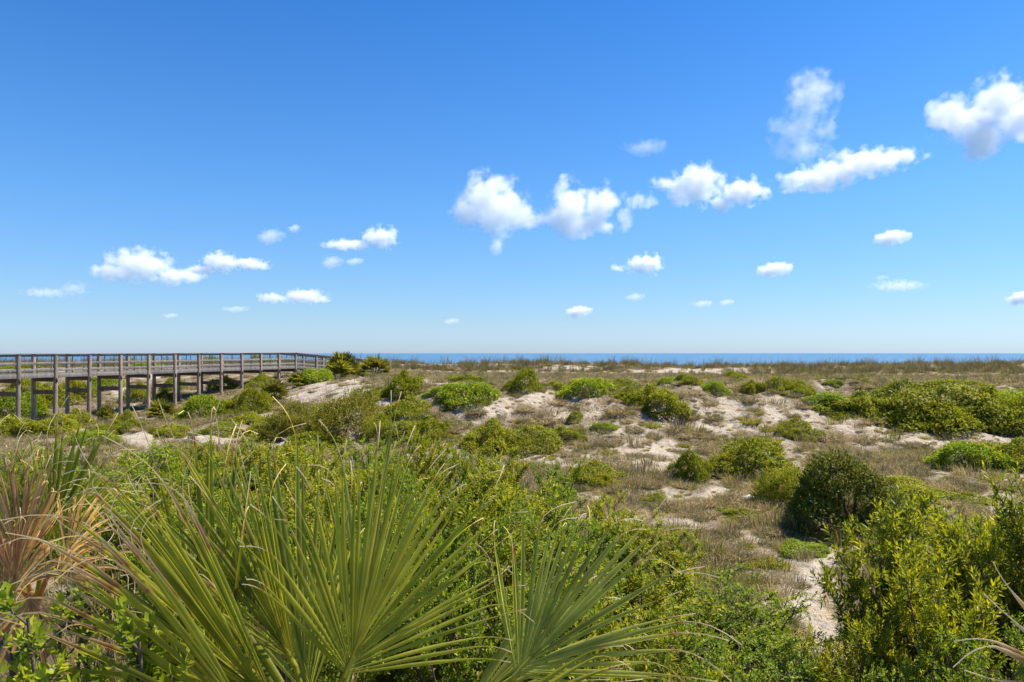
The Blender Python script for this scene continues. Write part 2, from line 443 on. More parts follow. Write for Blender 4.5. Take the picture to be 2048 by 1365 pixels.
def greenness(x, y, z):
    px, py = photo_xy(x, y, z)
    g = 0.25 + 0.5 * fbm(x / 4.0 + 3, y / 4.0 + 8, 3)
    for (a, b, ra, rb) in GREEN:
        g = g + 0.5 * np.exp(-(((px - a) / ra) ** 2 + ((py - b) / rb) ** 2))
    return np.clip(g, 0, 1)

# single clumps dotted over the sandy slope and the hollow's edge
def clump_spots():
    r = np.random.default_rng(77); out = np.zeros((0, 2)); tries = 0
    while len(out) < 250 and tries < 20000:
        tries += 1
        y = r.uniform(16.5, 28.0)
        px = r.uniform(760 if y > 20 else 1150, 2060)
        x = (px - HX) / F * y
        if len(out) and (((out - [x, y]) ** 2).sum(1) < .62 ** 2).any(): continue
        out = np.vstack([out, [x, y]])
    return out
CLUMPS = clump_spots()
CLUMP_R = np.random.default_rng(78).uniform(.7, 1.45, len(CLUMPS))
_cover0 = cover
def cover(x, y, z):
    c = _cover0(x, y, z)
    k = (y > 16) & (y < 29)
    xs, ys = x[k], y[k]
    add = np.zeros(len(xs))
    for (cx, cy), cr in zip(CLUMPS, CLUMP_R):
        add = np.maximum(add, np.exp(-((xs - cx) ** 2 + (ys - cy) ** 2) / (.26 * cr) ** 2))
    c[k] = np.clip(c[k] + .55 * add, 0, 1)
    return c

# ------------------------------------------------------------------ ground sheet and sea
def build_ground():
    nr, ncol = 560, 520
    q = np.geomspace(4.5, 334.0, nr) - 14.0
    s = np.linspace(-1, 1, ncol); s = 1.05 * (0.75 * s + 0.25 * s ** 3)
    Y = np.repeat(q[:, None], ncol, 1)
    X = s[None, :] * (Y + 15.5)
    X[:, 0] -= 400; X[:, -1] += 400
    Z = ground(X, Y)
    v = np.stack([X, Y, Z], -1).reshape(-1, 3)
    i = np.arange(nr - 1)[:, None] * ncol; j = np.arange(ncol - 1)[None, :]
    f = np.stack([i + j, i + j + 1, i + ncol + j + 1, i + ncol + j], -1).reshape(-1, 4)
    c = cover(v[:, 0], v[:, 1], v[:, 2])
    me = np_mesh('dune_ground', v, [f], M['sand'], {'cover': c})
    tag(link(bpy.data.objects.new('dune_ground', me)), kind='structure', label='pale sand dunes with dry grass running down to the beach')
build_ground()
def build_sea():
    ys = np.array([118, 200, 400, 1000, 4000, 15000, 90000.]); xs = np.array([-90000, -9000, -900, 0, 900, 9000, 90000.])
    X, Y = np.meshgrid(xs, ys)
    v = np.stack([X, Y, 0 * X], -1).reshape(-1, 3)
    n = len(xs)
    i = np.arange(len(ys) - 1)[:, None] * n; j = np.arange(n - 1)[None, :]
    f = np.stack([i + j, i + j + 1, i + n + j + 1, i + n + j], -1).reshape(-1, 4)
    me = np_mesh('sea', v, [f], M['sea'])
    tag(link(bpy.data.objects.new('sea', me)), kind='structure', label='calm blue sea reaching to the horizon')
build_sea()

# ------------------------------------------------------------------ boardwalk
def unit_box(name, mat, bev=0.0):
    v = np.array([[x, y, z] for x in (-.5, .5) for y in (-.5, .5) for z in (-.5, .5)])
    f = np.array([[0, 1, 3, 2], [4, 6, 7, 5], [0, 4, 5, 1], [2, 3, 7, 6], [0, 2, 6, 4], [1, 5, 7, 3]])
    return np_mesh(name, v, [f], mat, smooth=False)
BOX = {k: unit_box(k + '_board', M[k]) for k in ('wood_post', 'wood_rail', 'wood_brown', 'steel')}
def beam(name, a, b, wd, ht, key, parent, roll_up=True):
    """board from a to b, wd wide (horizontal), ht tall"""
    a = Vector(a); b = Vector(b); d = b - a; L = d.length
    o = bpy.data.objects.new(name, BOX[key])
    x = d.normalized()
    up = Vector((0, 0, 1)) if abs(x.z) < .9 else Vector((BW_N[0], BW_N[1], 0))
    yv = up.cross(x).normalized(); zv = x.cross(yv)
    m = Matrix((x, yv, zv)).transposed().to_4x4()
    m.translation = (a + b) / 2
    o.matrix_world = m @ Matrix.Diagonal((L, wd, ht, 1))
    link(o)
    o.parent = parent
    o.matrix_parent_inverse = parent.matrix_basis.inverted()
    return o

def boardwalk():
    global BW_N
    Z0, Z1 = 38.0, 59.0
    A = np.array([(37 - HX) / F * Z0, Z0]); B = np.array([(591 - HX) / F * Z1, Z1])
    d = (B - A) / 11.0
    near = [A + d * i for i in range(-3, 12)]
    top = [EYE - .05 + .008 * i for i in range(-3, 12)]
    # beyond the corner the walk turns towards the beach and ramps down
    d2 = np.array([1.30, 1.62]); 
    for k in range(1, 6):
        near.append(B + d2 * k); top.append(EYE + .035 - .165 * k)
    near = np.array(near)
    W = 1.9
    n1 = np.array([-d[1], d[0]]); n1 /= np.linalg.norm(n1)
    n2 = np.array([-d2[1], d2[0]]); n2 /= np.linalg.norm(n2)
    far = []
    for i, pnt in enumerate(near):
        if i < 14: far.append(pnt + n1 * W)
        elif i == 14:
            nb = n1 + n2; nb /= np.linalg.norm(nb); far.append(pnt + nb * W / (nb @ n1))
        else: far.append(pnt + n2 * W)
    far = np.array(far)
    BW_N = n1
    base = near[0]
    root = empty('boardwalk', (base[0], base[1], float(ground(*base))))
    tag(root, 'raised weathered timber boardwalk on tall posts crossing the dunes to the beach', 'boardwalk')
    bpy.context.view_layer.update()
    T = {'deck': -1.09}
    out2 = {0: -n1, 1: n1}
    for side, P in ((0, near), (1, far)):
        for i in range(len(P)):
            g = float(ground(P[i][0], P[i][1]))
            off = (n1 if i < 14 else n2) * (.0)
            x, y = P[i] + off
            beam('post', (x + random.uniform(-.03, .03), y + random.uniform(-.03, .03), g - .35), (x, y, top[i] - .02), .165, .165, 'wood_post', root)
        for i in range(len(P) - 1):
            nn = n1 if i < 14 else n2
            o = (-nn if side == 0 else nn) * .105       # boards run on the outside face of the posts
            a = P[i] ; b = P[i + 1]
            ax = (b - a) / np.linalg.norm(b - a)
            def pt(pp, off, z): return (pp[0] + off[0], pp[1] + off[1], z)
            za, zb = top[i], top[i + 1]
            ins = -o * .0
            beam('cap_rail', pt(a, ins, za + .012), pt(b, ins, zb + .012), .24, .04, 'wood_rail', root)
            inn = (nn if side == 0 else -nn) * .105
            f = -1 if side == 0 else 1
            g0 = ax * .0
            jz = [random.uniform(-.012, .012) for _ in range(2)]
            za += jz[0]; zb += jz[1]
            for nm, dz, ht in (('top_rail', -.09, .12), ('middle_rail', -.53, .13), ('low_rail', -.90, .14)):
                beam(nm, pt(a + ax * .085, (0, 0), za + dz), pt(b - ax * .085, (0, 0), zb + dz), .04, ht, 'wood_rail', root)
            beam('skirt_board', pt(a + ax * .085, (0, 0), za - 1.21), pt(b - ax * .085, (0, 0), zb - 1.21), .05, .24, 'wood_rail', root)
            mid = (a + b) / 2; zm = (za + zb) / 2
            mo = (nn if side == 0 else -nn) * .045
            beam('baluster', pt(mid, mo, zm - 1.1), pt(mid, mo, zm - .03), .035, .035, 'steel', root)
    for i in range(len(near)):
        a, b = near[i], far[i]
        dv = (b - a) / np.linalg.norm(b - a)
        z = top[i] - 1.47
        g = max(float(ground(*a)), float(ground(*b)))
        beam('cross_beam', (*(a - dv * .12), z), (*(b + dv * .12), z), .09, .24, 'wood_brown', root)
        if z - .8 > g + .25:
            beam('brace', (*(a + dv * .05), z - .72), (*(b - dv * .05), z - .72), .08, .24, 'wood_brown', root)
    # deck boards and the joists under them
    mbd = MB(); bxv = np.array([[x, y, z] for x in (-.5, .5) for y in (-.5, .5) for z in (-.5, .5)])
    bxf = np.array([[0, 1, 3, 2], [4, 6, 7, 5], [0, 4, 5, 1], [2, 3, 7, 6], [0, 2, 6, 4], [1, 5, 7, 3]])
    for i in range(len(near) - 1):
        L = np.linalg.norm(near[i + 1] - near[i]); n = int(L / .147)
        for k in range(n):
            u0 = k / n; u1 = (k + .93) / n
            c = []
            for u in (u0, u1):
                for P in (near, far):
                    pp = P[i] * (1 - u) + P[i + 1] * u
                    c.append(pp)
            z = (top[i] * (1 - u0) + top[i + 1] * u0) - 1.09
            e = (c[1] - c[0]) / np.linalg.norm(c[1] - c[0]) * .075
            c = [c[0] + e, c[1] - e, c[2] + e, c[3] - e]
            v = [[*c[0], z - .04], [*c[0], z], [*c[1], z - .04], [*c[1], z], [*c[2], z - .04], [*c[2], z], [*c[3], z - .04], [*c[3], z]]
            mbd.add(v, bxf)
    me = mbd.mesh('deck', M['wood_rail'], smooth=False)
    o = link(bpy.data.objects.new('deck', me), root)
    o.matrix_parent_inverse = root.matrix_basis.inverted()
    o['kind'] = 'stuff'
boardwalk()

# ------------------------------------------------------------------ leaves
# one leaf: base, left, middle, right, tip (folded along the midrib)
LEAF_V = np.array([[0, 0, 0], [-.5, .5, .0], [0, .52, -.10], [.5, .5, .0], [0, 1, -.04]], float)
LEAF_F = np.array([[0, 2, 1], [0, 3, 2], [1, 2, 4], [2, 3, 4]])
def leaves(pos, direc, up, length, width, tint, simple=False):
    """arrays: pos (n,3), direc (n,3) leaf axis, up (n,3) roughly the leaf normal"""
    n = len(pos)
    d = direc / (np.linalg.norm(direc, axis=1, keepdims=True) + 1e-9)
    s = np.cross(d, up); s /= np.linalg.norm(s, axis=1, keepdims=True) + 1e-9
    nn = np.cross(s, d)
    L = np.broadcast_to(length, (n,))[:, None, None]; Wd = np.broadcast_to(width, (n,))[:, None, None]
    if simple:
        lv = np.array([[0, 0, 0], [-.5, .45, .08], [0, 1, 0], [.5, .45, .08]]); lf = np.array([[0, 3, 2, 1]])
    else:
        lv, lf = LEAF_V, LEAF_F
    k = len(lv)
    v = pos[:, None, :] + lv[None, :, 0:1] * Wd * s[:, None, :] + lv[None, :, 1:2] * L * d[:, None, :] + lv[None, :, 2:3] * L * nn[:, None, :]
    f = (lf[None] + (np.arange(n) * k)[:, None, None]).reshape(-1, lf.shape[1])
    return v.reshape(-1, 3), f, np.repeat(tint, k)

def unit(v): return v / (np.linalg.norm(v, axis=-1, keepdims=True) + 1e-9)

def mound_proto(name, mat, seed, nsprig=3200, per=5, leaf=.060, lumps=26, loose=0.0, flat=1.0, wa=1.0):
    """wind-clipped dune shrub: many small domes packed on one big dome, unit radius, unit height"""
    r = np.random.default_rng(seed)
    th = r.uniform(0, 2 * np.pi, lumps); ph = np.arccos(r.uniform(0.02, 1, lumps))
    rad = r.uniform(.50, .84, lumps)
    C = np.stack([np.sin(ph) * np.cos(th) * rad, np.sin(ph) * np.sin(th) * rad, np.cos(ph) * rad * .92], 1)
    Rr = r.uniform(.15, .36, lumps)
    ns_ = lumps // 2
    sa_ = (np.arange(ns_) + r.uniform(-.3, .3, ns_)) * 2 * np.pi / ns_; sr_ = r.uniform(.62, .84, ns_)
    C = np.concatenate([C, np.stack([sr_ * np.cos(sa_), sr_ * np.sin(sa_), r.uniform(.03, .16, ns_)], 1)])
    Rr = np.concatenate([Rr, r.uniform(.16, .28, ns_)])
    C = np.concatenate([C, [[0, 0, .12]]]); Rr = np.concatenate([Rr, [.66]])
    wgt = Rr ** 2; wgt[-1] *= .5; wgt /= wgt.sum()
    P = []; Nn = []
    while len(P) < nsprig:
        m_ = nsprig * 2
        k = r.choice(len(C), m_, p=wgt)
        n = unit(r.normal(size=(m_, 3))); n[:, 2] = np.where(n[:, 2] < -.25, -n[:, 2], n[:, 2])
        dep = 1 - r.uniform(0, 1, m_) ** 2.2 * (.30 + loose)
        p = C[k] + n * (Rr[k] * dep)[:, None]
        dd = np.linalg.norm(p[:, None, :] - C[None], axis=2) - Rr[None] * .86
        dd[np.arange(m_), k] = 1
        ok = (dd.min(1) > 0) & (p[:, 2] > 0.0)
        P += list(p[ok]); Nn += list(n[ok])
    P = np.array(P[:nsprig]); Nn = np.array(Nn[:nsprig])
    if loose > 0:
        P += Nn * (r.uniform(0, 1, nsprig) ** 3 * loose)[:, None]
    axis = unit(Nn * .75 + np.array([0, 0, .55]) + r.normal(size=P.shape) * .25)
    pos = np.repeat(P, per, 0); ax = np.repeat(axis, per, 0)
    tq = np.tile(np.linspace(-.6, .8, per), nsprig)
    pos = pos + ax * (tq * leaf * 1.3)[:, None]
    d = unit(ax * .6 + r.normal(size=pos.shape) * .62)
    up = unit(ax + np.array([0, 0, .6]) + r.normal(size=pos.shape) * .35)
    tint = np.clip(np.repeat(r.beta(2.2, 2.6, nsprig), per) * .75 + tq * .10 + .10 + r.normal(size=len(pos)) * .07, 0, 1)
    L = leaf * r.uniform(.7, 1.25, len(pos))
    v, f, a = leaves(pos, d, up, L, L * .48, tint, simple=True)
    v[:, 2] = np.maximum(v[:, 2], -.02)
    ph_ = r.uniform(0, 6.28, 4)
    def warp(w_):
        th_ = np.arctan2(w_[:, 1], w_[:, 0])
        k_ = 1 + wa * (.16 * np.sin(2 * th_ + ph_[0]) + .13 * np.sin(3 * th_ + ph_[1]) + .06 * np.sin(5 * th_ + ph_[2]))
        z_ = w_[:, 2] * (1 + wa * .22 * perlin(w_[:, 0] * 1.1 + seed, w_[:, 1] * 1.1 + ph_[3]) + .12 * np.cos(th_ + ph_[3]))
        return np.stack([w_[:, 0] * k_, w_[:, 1] * k_, z_], 1)
    v = warp(v)
    fol = np_mesh(name + '_foliage', v, [f], mat, {'tint': a}, smooth=False)
    # stems fan out from the root to under the lumps
    mb = MB()
    for k in range(0, lumps, 2):
        c = C[k]; t_ = np.linspace(0, 1, 5)[:, None]
        b0 = np.array([r.normal() * .05, r.normal() * .05, -.12])
        pts = b0 * (1 - t_) + c * t_ + np.array([0, 0, .12]) * np.sin(t_ * np.pi) + r.normal(size=(5, 3)) * .015
        mb.tube(warp(pts), np.linspace(.024, .007, 5) * (.45 if loose > .1 else 1), 5)
    return [('foliage', fol, 'stuff'), ('stems', mb.mesh(name + '_stems', M['bark']), 'stuff')]

def shrub_proto(name, mat, seed, stems=9, branches=9, twigs=7, per=11, leaf=.085, wid=.34, spread=.85, height=2.0, low=.28, upright=.5, droop=0.0, fine=True, reach=1.0):
    """multi-stemmed leafy shrub: stems, branches, twigs with spirally set leaves; radius about 1, height 2"""
    r = np.random.default_rng(seed)
    stem_meshes = []; twig_mb = MB()
    LP = []; LD = []; LU = []; LT = []; LL = []
    for s in range(stems):
        az = 2 * np.pi * (s + r.uniform(-.3, .3)) / stems
        rr = spread * (r.uniform(.15, 1.0) ** .7)
        h = height * (1 - .33 * rr * rr) * r.uniform(.80, 1.0)
        tip = np.array([rr * np.cos(az), rr * np.sin(az), h])
        b0 = np.array([.10 * np.cos(az), .10 * np.sin(az), -.12])
        tt = np.linspace(0, 1, 9)
        pts = b0 + (tip - b0) * tt[:, None]
        pts[:, :2] *= (tt ** .35)[:, None] * .25 + .75 * (tt ** 1.3)[:, None]
        pts += r.normal(size=pts.shape) * .02 * tt[:, None]
        mb = MB(); mb.tube(pts, np.linspace(.019, .005, 9), 6)
        stem_meshes.append(mb.mesh(name + '_stem', M['bark']))
        for b in range(branches):
            tb = low + (1 - low) * (b + r.uniform(0, 1)) / branches
            i = min(int(tb * 8), 7); fr = tb * 8 - i
            p0 = pts[i] * (1 - fr) + pts[i + 1] * fr
            sd = unit(pts[i + 1] - pts[i])
            ba = r.uniform(0, 2 * np.pi)
            out = np.array([np.cos(ba), np.sin(ba), 0]) + .35 * np.array([np.cos(az), np.sin(az), 0]) * rr
            bd = unit(sd * upright + unit(out) * .8 + np.array([0, 0, .35 - droop]))
            bl = reach * r.uniform(.28, .55) * (1.15 - .55 * tb)
            tq = np.linspace(0, 1, 4)[:, None]
            bp_ = p0 + bd * bl * tq + np.array([0, 0, .16 - droop * .3]) * bl * tq ** 2
            twig_mb.tube(bp_, np.linspace(.006, .0025, 4), 3)
            for q in range(twigs):
                u = .15 + .85 * (q + r.uniform(0, 1)) / twigs
                u = min(u, .999); i2 = int(u * 3); f2 = u * 3 - i2
                q0 = bp_[i2] * (1 - f2) + bp_[i2 + 1] * f2
                td = unit(unit(bp_[i2 + 1] - bp_[i2]) * .7 + r.normal(size=3) * .55 + np.array([0, 0, .45 - droop]))
                tl = r.uniform(.09, .20) * (.35 + .65 * reach)
                if q % 2 == 0:
                    twig_mb.tube(np.array([q0, q0 + td * tl * .9]), [.003, .0015], 3)
                tb_ = r.beta(2.2, 2.4)
                k = per
                tv = (np.arange(k) + r.uniform(0, 1, k)) / k
                a1 = unit(np.cross(td, r.normal(size=3))); a2 = np.cross(td, a1)
                an = np.arange(k) * 2.4 + r.uniform(0, 6)
                rad = np.cos(an)[:, None] * a1 + np.sin(an)[:, None] * a2
                LP.append(q0 + td * tl * tv[:, None])
                LD.append(unit(rad * (1.0 - .55 * tv[:, None]) + td * (.55 + .5 * tv[:, None]) + r.normal(size=(k, 3)) * .2 - np.array([0, 0, droop * .5])))
                LU.append(unit(td * .9 - rad * .1 + np.array([0, 0, .5]) + r.normal(size=(k, 3)) * .3))
                LT.append(np.clip(.05 + .62 * tb_ + .24 * tv ** 2 + r.normal(size=k) * .07, 0, 1))
                LL.append(leaf * r.uniform(.65, 1.2, k) * (1 - .25 * tv))
    LP, LD, LU = map(np.concatenate, (LP, LD, LU)); LT = np.concatenate(LT); LL = np.concatenate(LL)
    v, f, a = leaves(LP, LD, LU, LL, LL * wid, LT, simple=not fine)
    fol = np_mesh(name + '_foliage', v, [f], mat, {'tint': a}, smooth=False)
    return [('foliage', fol, 'stuff'), ('twigs', twig_mb.mesh(name + '_twigs', M['bark']), 'stuff')] + [('stem', s, None) for s in stem_meshes]

def place(name, proto, loc, rz, scale, label, cat='shrub', group=None):
    o = empty(name, loc, rz, scale)
    tag(o, label, cat, group)
    for (pn, me, kind) in proto:
        c = link(bpy.data.objects.new(pn, me), o)
        if kind: c['kind'] = kind
    return o

MP = [mound_proto('mound_a', M['mound'], 11), mound_proto('mound_b', M['mound'], 12, lumps=34), mound_proto('mound_c', M['green'], 43, lumps=36, wa=.6),
      mound_proto('mound_d', M['mound'], 14, lumps=40, leaf=.055)]
MD = mound_proto('mound_dark', M['dark'], 15, nsprig=7000, leaf=.042, lumps=34, loose=.08, wa=.25)
ML = [mound_proto('mound_loose', M['olive'], 16, nsprig=5200, leaf=.042, lumps=40, loose=.22), mound_proto('mound_airy', M['mound'], 17, nsprig=4200, leaf=.045, lumps=34, loose=.16)]

# mounds: photo x of the middle, photo y where its front foot meets the sand, width and height in photo pixels
MOUNDS = [
 (808,797,80,56,'a','round dark green shrub on the crest above the left end of the sand slope'),
 (828,843,98,46,'b','low bright green mound right below the round crest shrub at left of the sand slope'),
 (938,810,118,52,'c','long sloping green mound on the slope left of the domed crest shrub'),
 (1046,785,74,48,'d','domed dark green shrub standing highest on the crest near the middle of the picture'),
 (850,884,110,52,'a','green mound at the foot of the sand slope just behind the upright leafy shoots'),
 (975,905,110,62,'b','left half of the wide green mound at the middle of the dune foot'),
 (1050,912,110,60,'d','right half of the wide green mound at the middle of the dune foot'),
 (1172,792,96,42,'c','green crest shrub directly right of the domed one with sand below it'),
 (1312,830,122,62,'a','big double-topped green mound on the upper sand slope right of the middle'),
 (1255,800,50,26,'b','small low green mound touching the left side of the big double-topped mound'),
 (1380,768,56,20,'d','flat small green mound on the crest above the big double-topped mound'),
 (1430,790,46,32,'c','left one of the two small round crest shrubs over the bare right slope'),
 (1506,789,42,30,'a','right one of the two small round crest shrubs over the bare right slope'),
 (1470,762,60,18,'b','thin green strip of scrub along the crest between two small round shrubs'),
 (1556,783,52,30,'d','rounded crest shrub just left of the long hedge of scrub'),
 (1605,790,60,26,'b','low shrub on the crest that leads into the left end of the long hedge'),
 (1671,772,36,15,'c','tiny lone green bush on the grassy flat behind the hedge'),
 (1650,818,110,38,'c','tapering left end of the long scrub hedge on the right dune'),
 (1716,836,140,54,'a','second mound from the left end of the long scrub hedge'),
 (1792,852,170,86,'b','tall middle mound of the long scrub hedge with a shaded hollow below'),
 (1880,868,190,98,'d','largest mound of the long scrub hedge hanging over the sand'),
 (1965,862,160,88,'a','mound of the long scrub hedge right of its largest part'),
 (2040,850,150,80,'c','last mound of the long scrub hedge at the right edge of the picture'),
 (1590,775,30,14,'a','small green tuft-like bush peeping over the crest left of the lone bush'),
 (1490,955,152,82,'d','wide domed green mound alone on the lower sand at right of the middle'),
 (1385,965,70,62,'b','narrow green mound left of the wide domed one on the lower sand'),
 (1930,942,110,66,'c','bright green mound left of the one cut by the right edge on the lower sand'),
 (2025,945,120,68,'a','bright green mound cut by the right edge on the lower sand'),
 (1192,978,90,52,'b','small dark-footed green mound in the grass at the middle of the swale'),
 (1832,1006,150,46,'d','low green mound running down to the right from the big dark bush'),
 (1940,1016,90,28,'b','flat green mat between the low mound and the pale sand at right'),
 (1610,1114,90,32,'c','low soft green mat in the grass in front of the big dark bush'),
 (760,800,60,24,'b','low green mat spilling down left of the round crest shrub'),
 (885,790,60,20,'c','flat green mat between the round crest shrub and the long sloping mound'),
 (1110,778,60,16,'a','thin green mat on the crest between the domed shrub and its right neighbour'),
 (1235,775,70,18,'d','flat green mat on the crest above the small low mound'),
 (1130,878,80,26,'a','low soft green mat right of the wide dune-foot mound'),
 (1210,862,50,20,'c','small green cushion on the sand below the slope near the middle'),
 (1340,768,50,16,'c','small flat bush on the crest between two taller ones right of the middle'),
 (1150,845,34,24,'d','small pale green bush half way down the middle sand slope'),
 (1590,880,70,40,'b','loose green bush on the right sand slope with the small white scrap'),
 (1760,1012,90,40,'c','green bush tucked behind the right shoulder of the big dark bush'),
 (1480,1040,90,24,'a','low green mat in the brown grass left of the big dark bush'),
 (1900,780,120,22,'d','green scrub strip on the flat just behind the long hedge'),
 (1120,1000,70,26,'c','little green cushion at the near edge of the hollow grass'),
 (1310,1010,60,22,'b','small green mat in the middle of the hollow grass'),
 (660,842,50,24,'b','small green mat at the sand foot by the airy olive shrub'),
 (930,765,90,16,'a','flat green scrub on the crest left of the domed shrub'),
 (560,864,120,36,'b','low green bush left of the airy olive shrubs on the near flat'),
 (452,872,100,26,'d','flat green bush by the small bare sand patch before the boardwalk'),
 (345,876,90,28,'a','green mat between the two small sand patches before the boardwalk'),
 (105,874,110,42,'b','green bush behind the top of the left palmetto below the boardwalk'),
 (35,880,120,46,'a','green bush at the left edge below the first boardwalk post'),
 (640,896,100,34,'d','low green bush at the foot of the larger airy olive shrub'),
 (190,892,90,34,'c','green bush just above the right tips of the left palmetto'),
 (270,862,60,24,'a','small green bush right of the yellow-green one at the post feet'),
 (404,842,76,60,'c','round leafy green bush in front of the boardwalk posts'),
 (470,828,50,38,'a','smaller green bush right of the round leafy one before the boardwalk'),
 (516,828,64,52,'d','dark green bush beside the small palmetto before the boardwalk'),
 (506,848,80,22,'b','low green mat below the two bushes before the boardwalk'),
 (634,766,62,34,'c','green bush at the boardwalk corner beside the palmetto clump'),
 (722,752,34,24,'a','small bright green bush squeezed between the two palmetto clumps on the crest'),
 (212,872,50,24,'d','little bright green cushion of leaves in front of the fourth boardwalk post'),
 (250,856,50,32,'b','small yellow-green bush at the foot of the boardwalk posts'),
 (155,858,70,40,'a','dark leafy bush at the foot of the third boardwalk post'),
 (28,838,90,62,'c','wide green bush behind the leftmost boardwalk post'),
 (96,818,70,50,'b','green bush under the boardwalk between its first two posts'),
 (60,790,70,36,'d','green scrub on the slope behind the leftmost boardwalk spans'),
 (150,800,60,44,'a','green scrub behind the second boardwalk span'),
 (210,782,56,34,'c','green scrub behind the third boardwalk span'),
 (283,804,52,36,'b','bright round bush under the boardwalk behind its fifth post'),
 (345,782,44,30,'d','green bush beneath the boardwalk behind its sixth and seventh posts'),
 (450,782,50,30,'a','green bush under the far end of the boardwalk'),
 (520,775,50,26,'b','dark green bush just under the deck near the boardwalk corner'),
 (330,806,40,26,'a','leafy green bush right of the bright round bush under the boardwalk'),
 (40,748,80,20,'b','green scrub seen between the rails of the leftmost boardwalk span'),
 (290,738,60,14,'c','green scrub seen through the rails over the fifth boardwalk span'),
 (430,728,80,14,'d','green thicket showing above the middle rail left of the boardwalk corner'),
 (505,724,70,14,'a','green thicket against the sea seen through the rails near the corner'),
 (550,735,40,12,'c','small green bush seen through the last rail span before the corner'),
]
PK = {'a': MP[0], 'b': MP[1], 'c': MP[2], 'd': MP[3]}
OCC = []       # ground taken by shrubs (x, y, radius)
def put_mound(px, py, wpx, hpx, proto, label, zmin=9.0, deep=1.0, seed=0):
    p = hit(px, py, zmin)
    s = p[1] / F
    r_ = wpx * s * .5
    d = r_ * deep
    y = p[1] + d * .75
    x = p[0] * (y / p[1])
    z0 = float(ground(x, y))
    # the photo gives the foot and the top of the mound
    ztop = EYE - (py - hpx - HY) / F * (y)
    aa_ = np.linspace(0, 6.28, 16)
    zb = min(float(ground(x + r_ * 1.15 * np.cos(aa_), y + d * 1.05 * np.sin(aa_)).min()), z0, float(p[2])) - .03
    h = float(np.clip((ztop - zb) * .95, .3 * r_, 2.2 * r_ + .2))
    place('dune_shrub', proto, (x, y, zb), random.uniform(0, 6.28), (r_ * 1.26, d * 1.15, h * 1.02), label, 'shrub', 'green shrub mounds on the dunes')
    OCC.append((x, y, r_))
for i, (px, py, wp, hp, k, lab) in enumerate(MOUNDS):
    put_mound(px, py, wp, hp, PK[k], lab)
put_mound(1700, 1078, 236, 172, MD, 'big dark green bush standing in the grass at the right of the swale', 9)
put_mound(1598, 1020, 120, 95, ML[1], 'loose yellow-green bush leaning against the left side of the big dark bush', 9)
put_mound(690, 872, 150, 88, ML[0], 'airy olive-brown shrub at the left foot of the sand slope', 14)
put_mound(600, 866, 100, 56, ML[0], 'smaller airy olive shrub left of the larger one by the sand slope', 14)
put_mound(770, 880, 80, 50, ML[1], 'thin loose olive shrub right of the large airy one', 14)

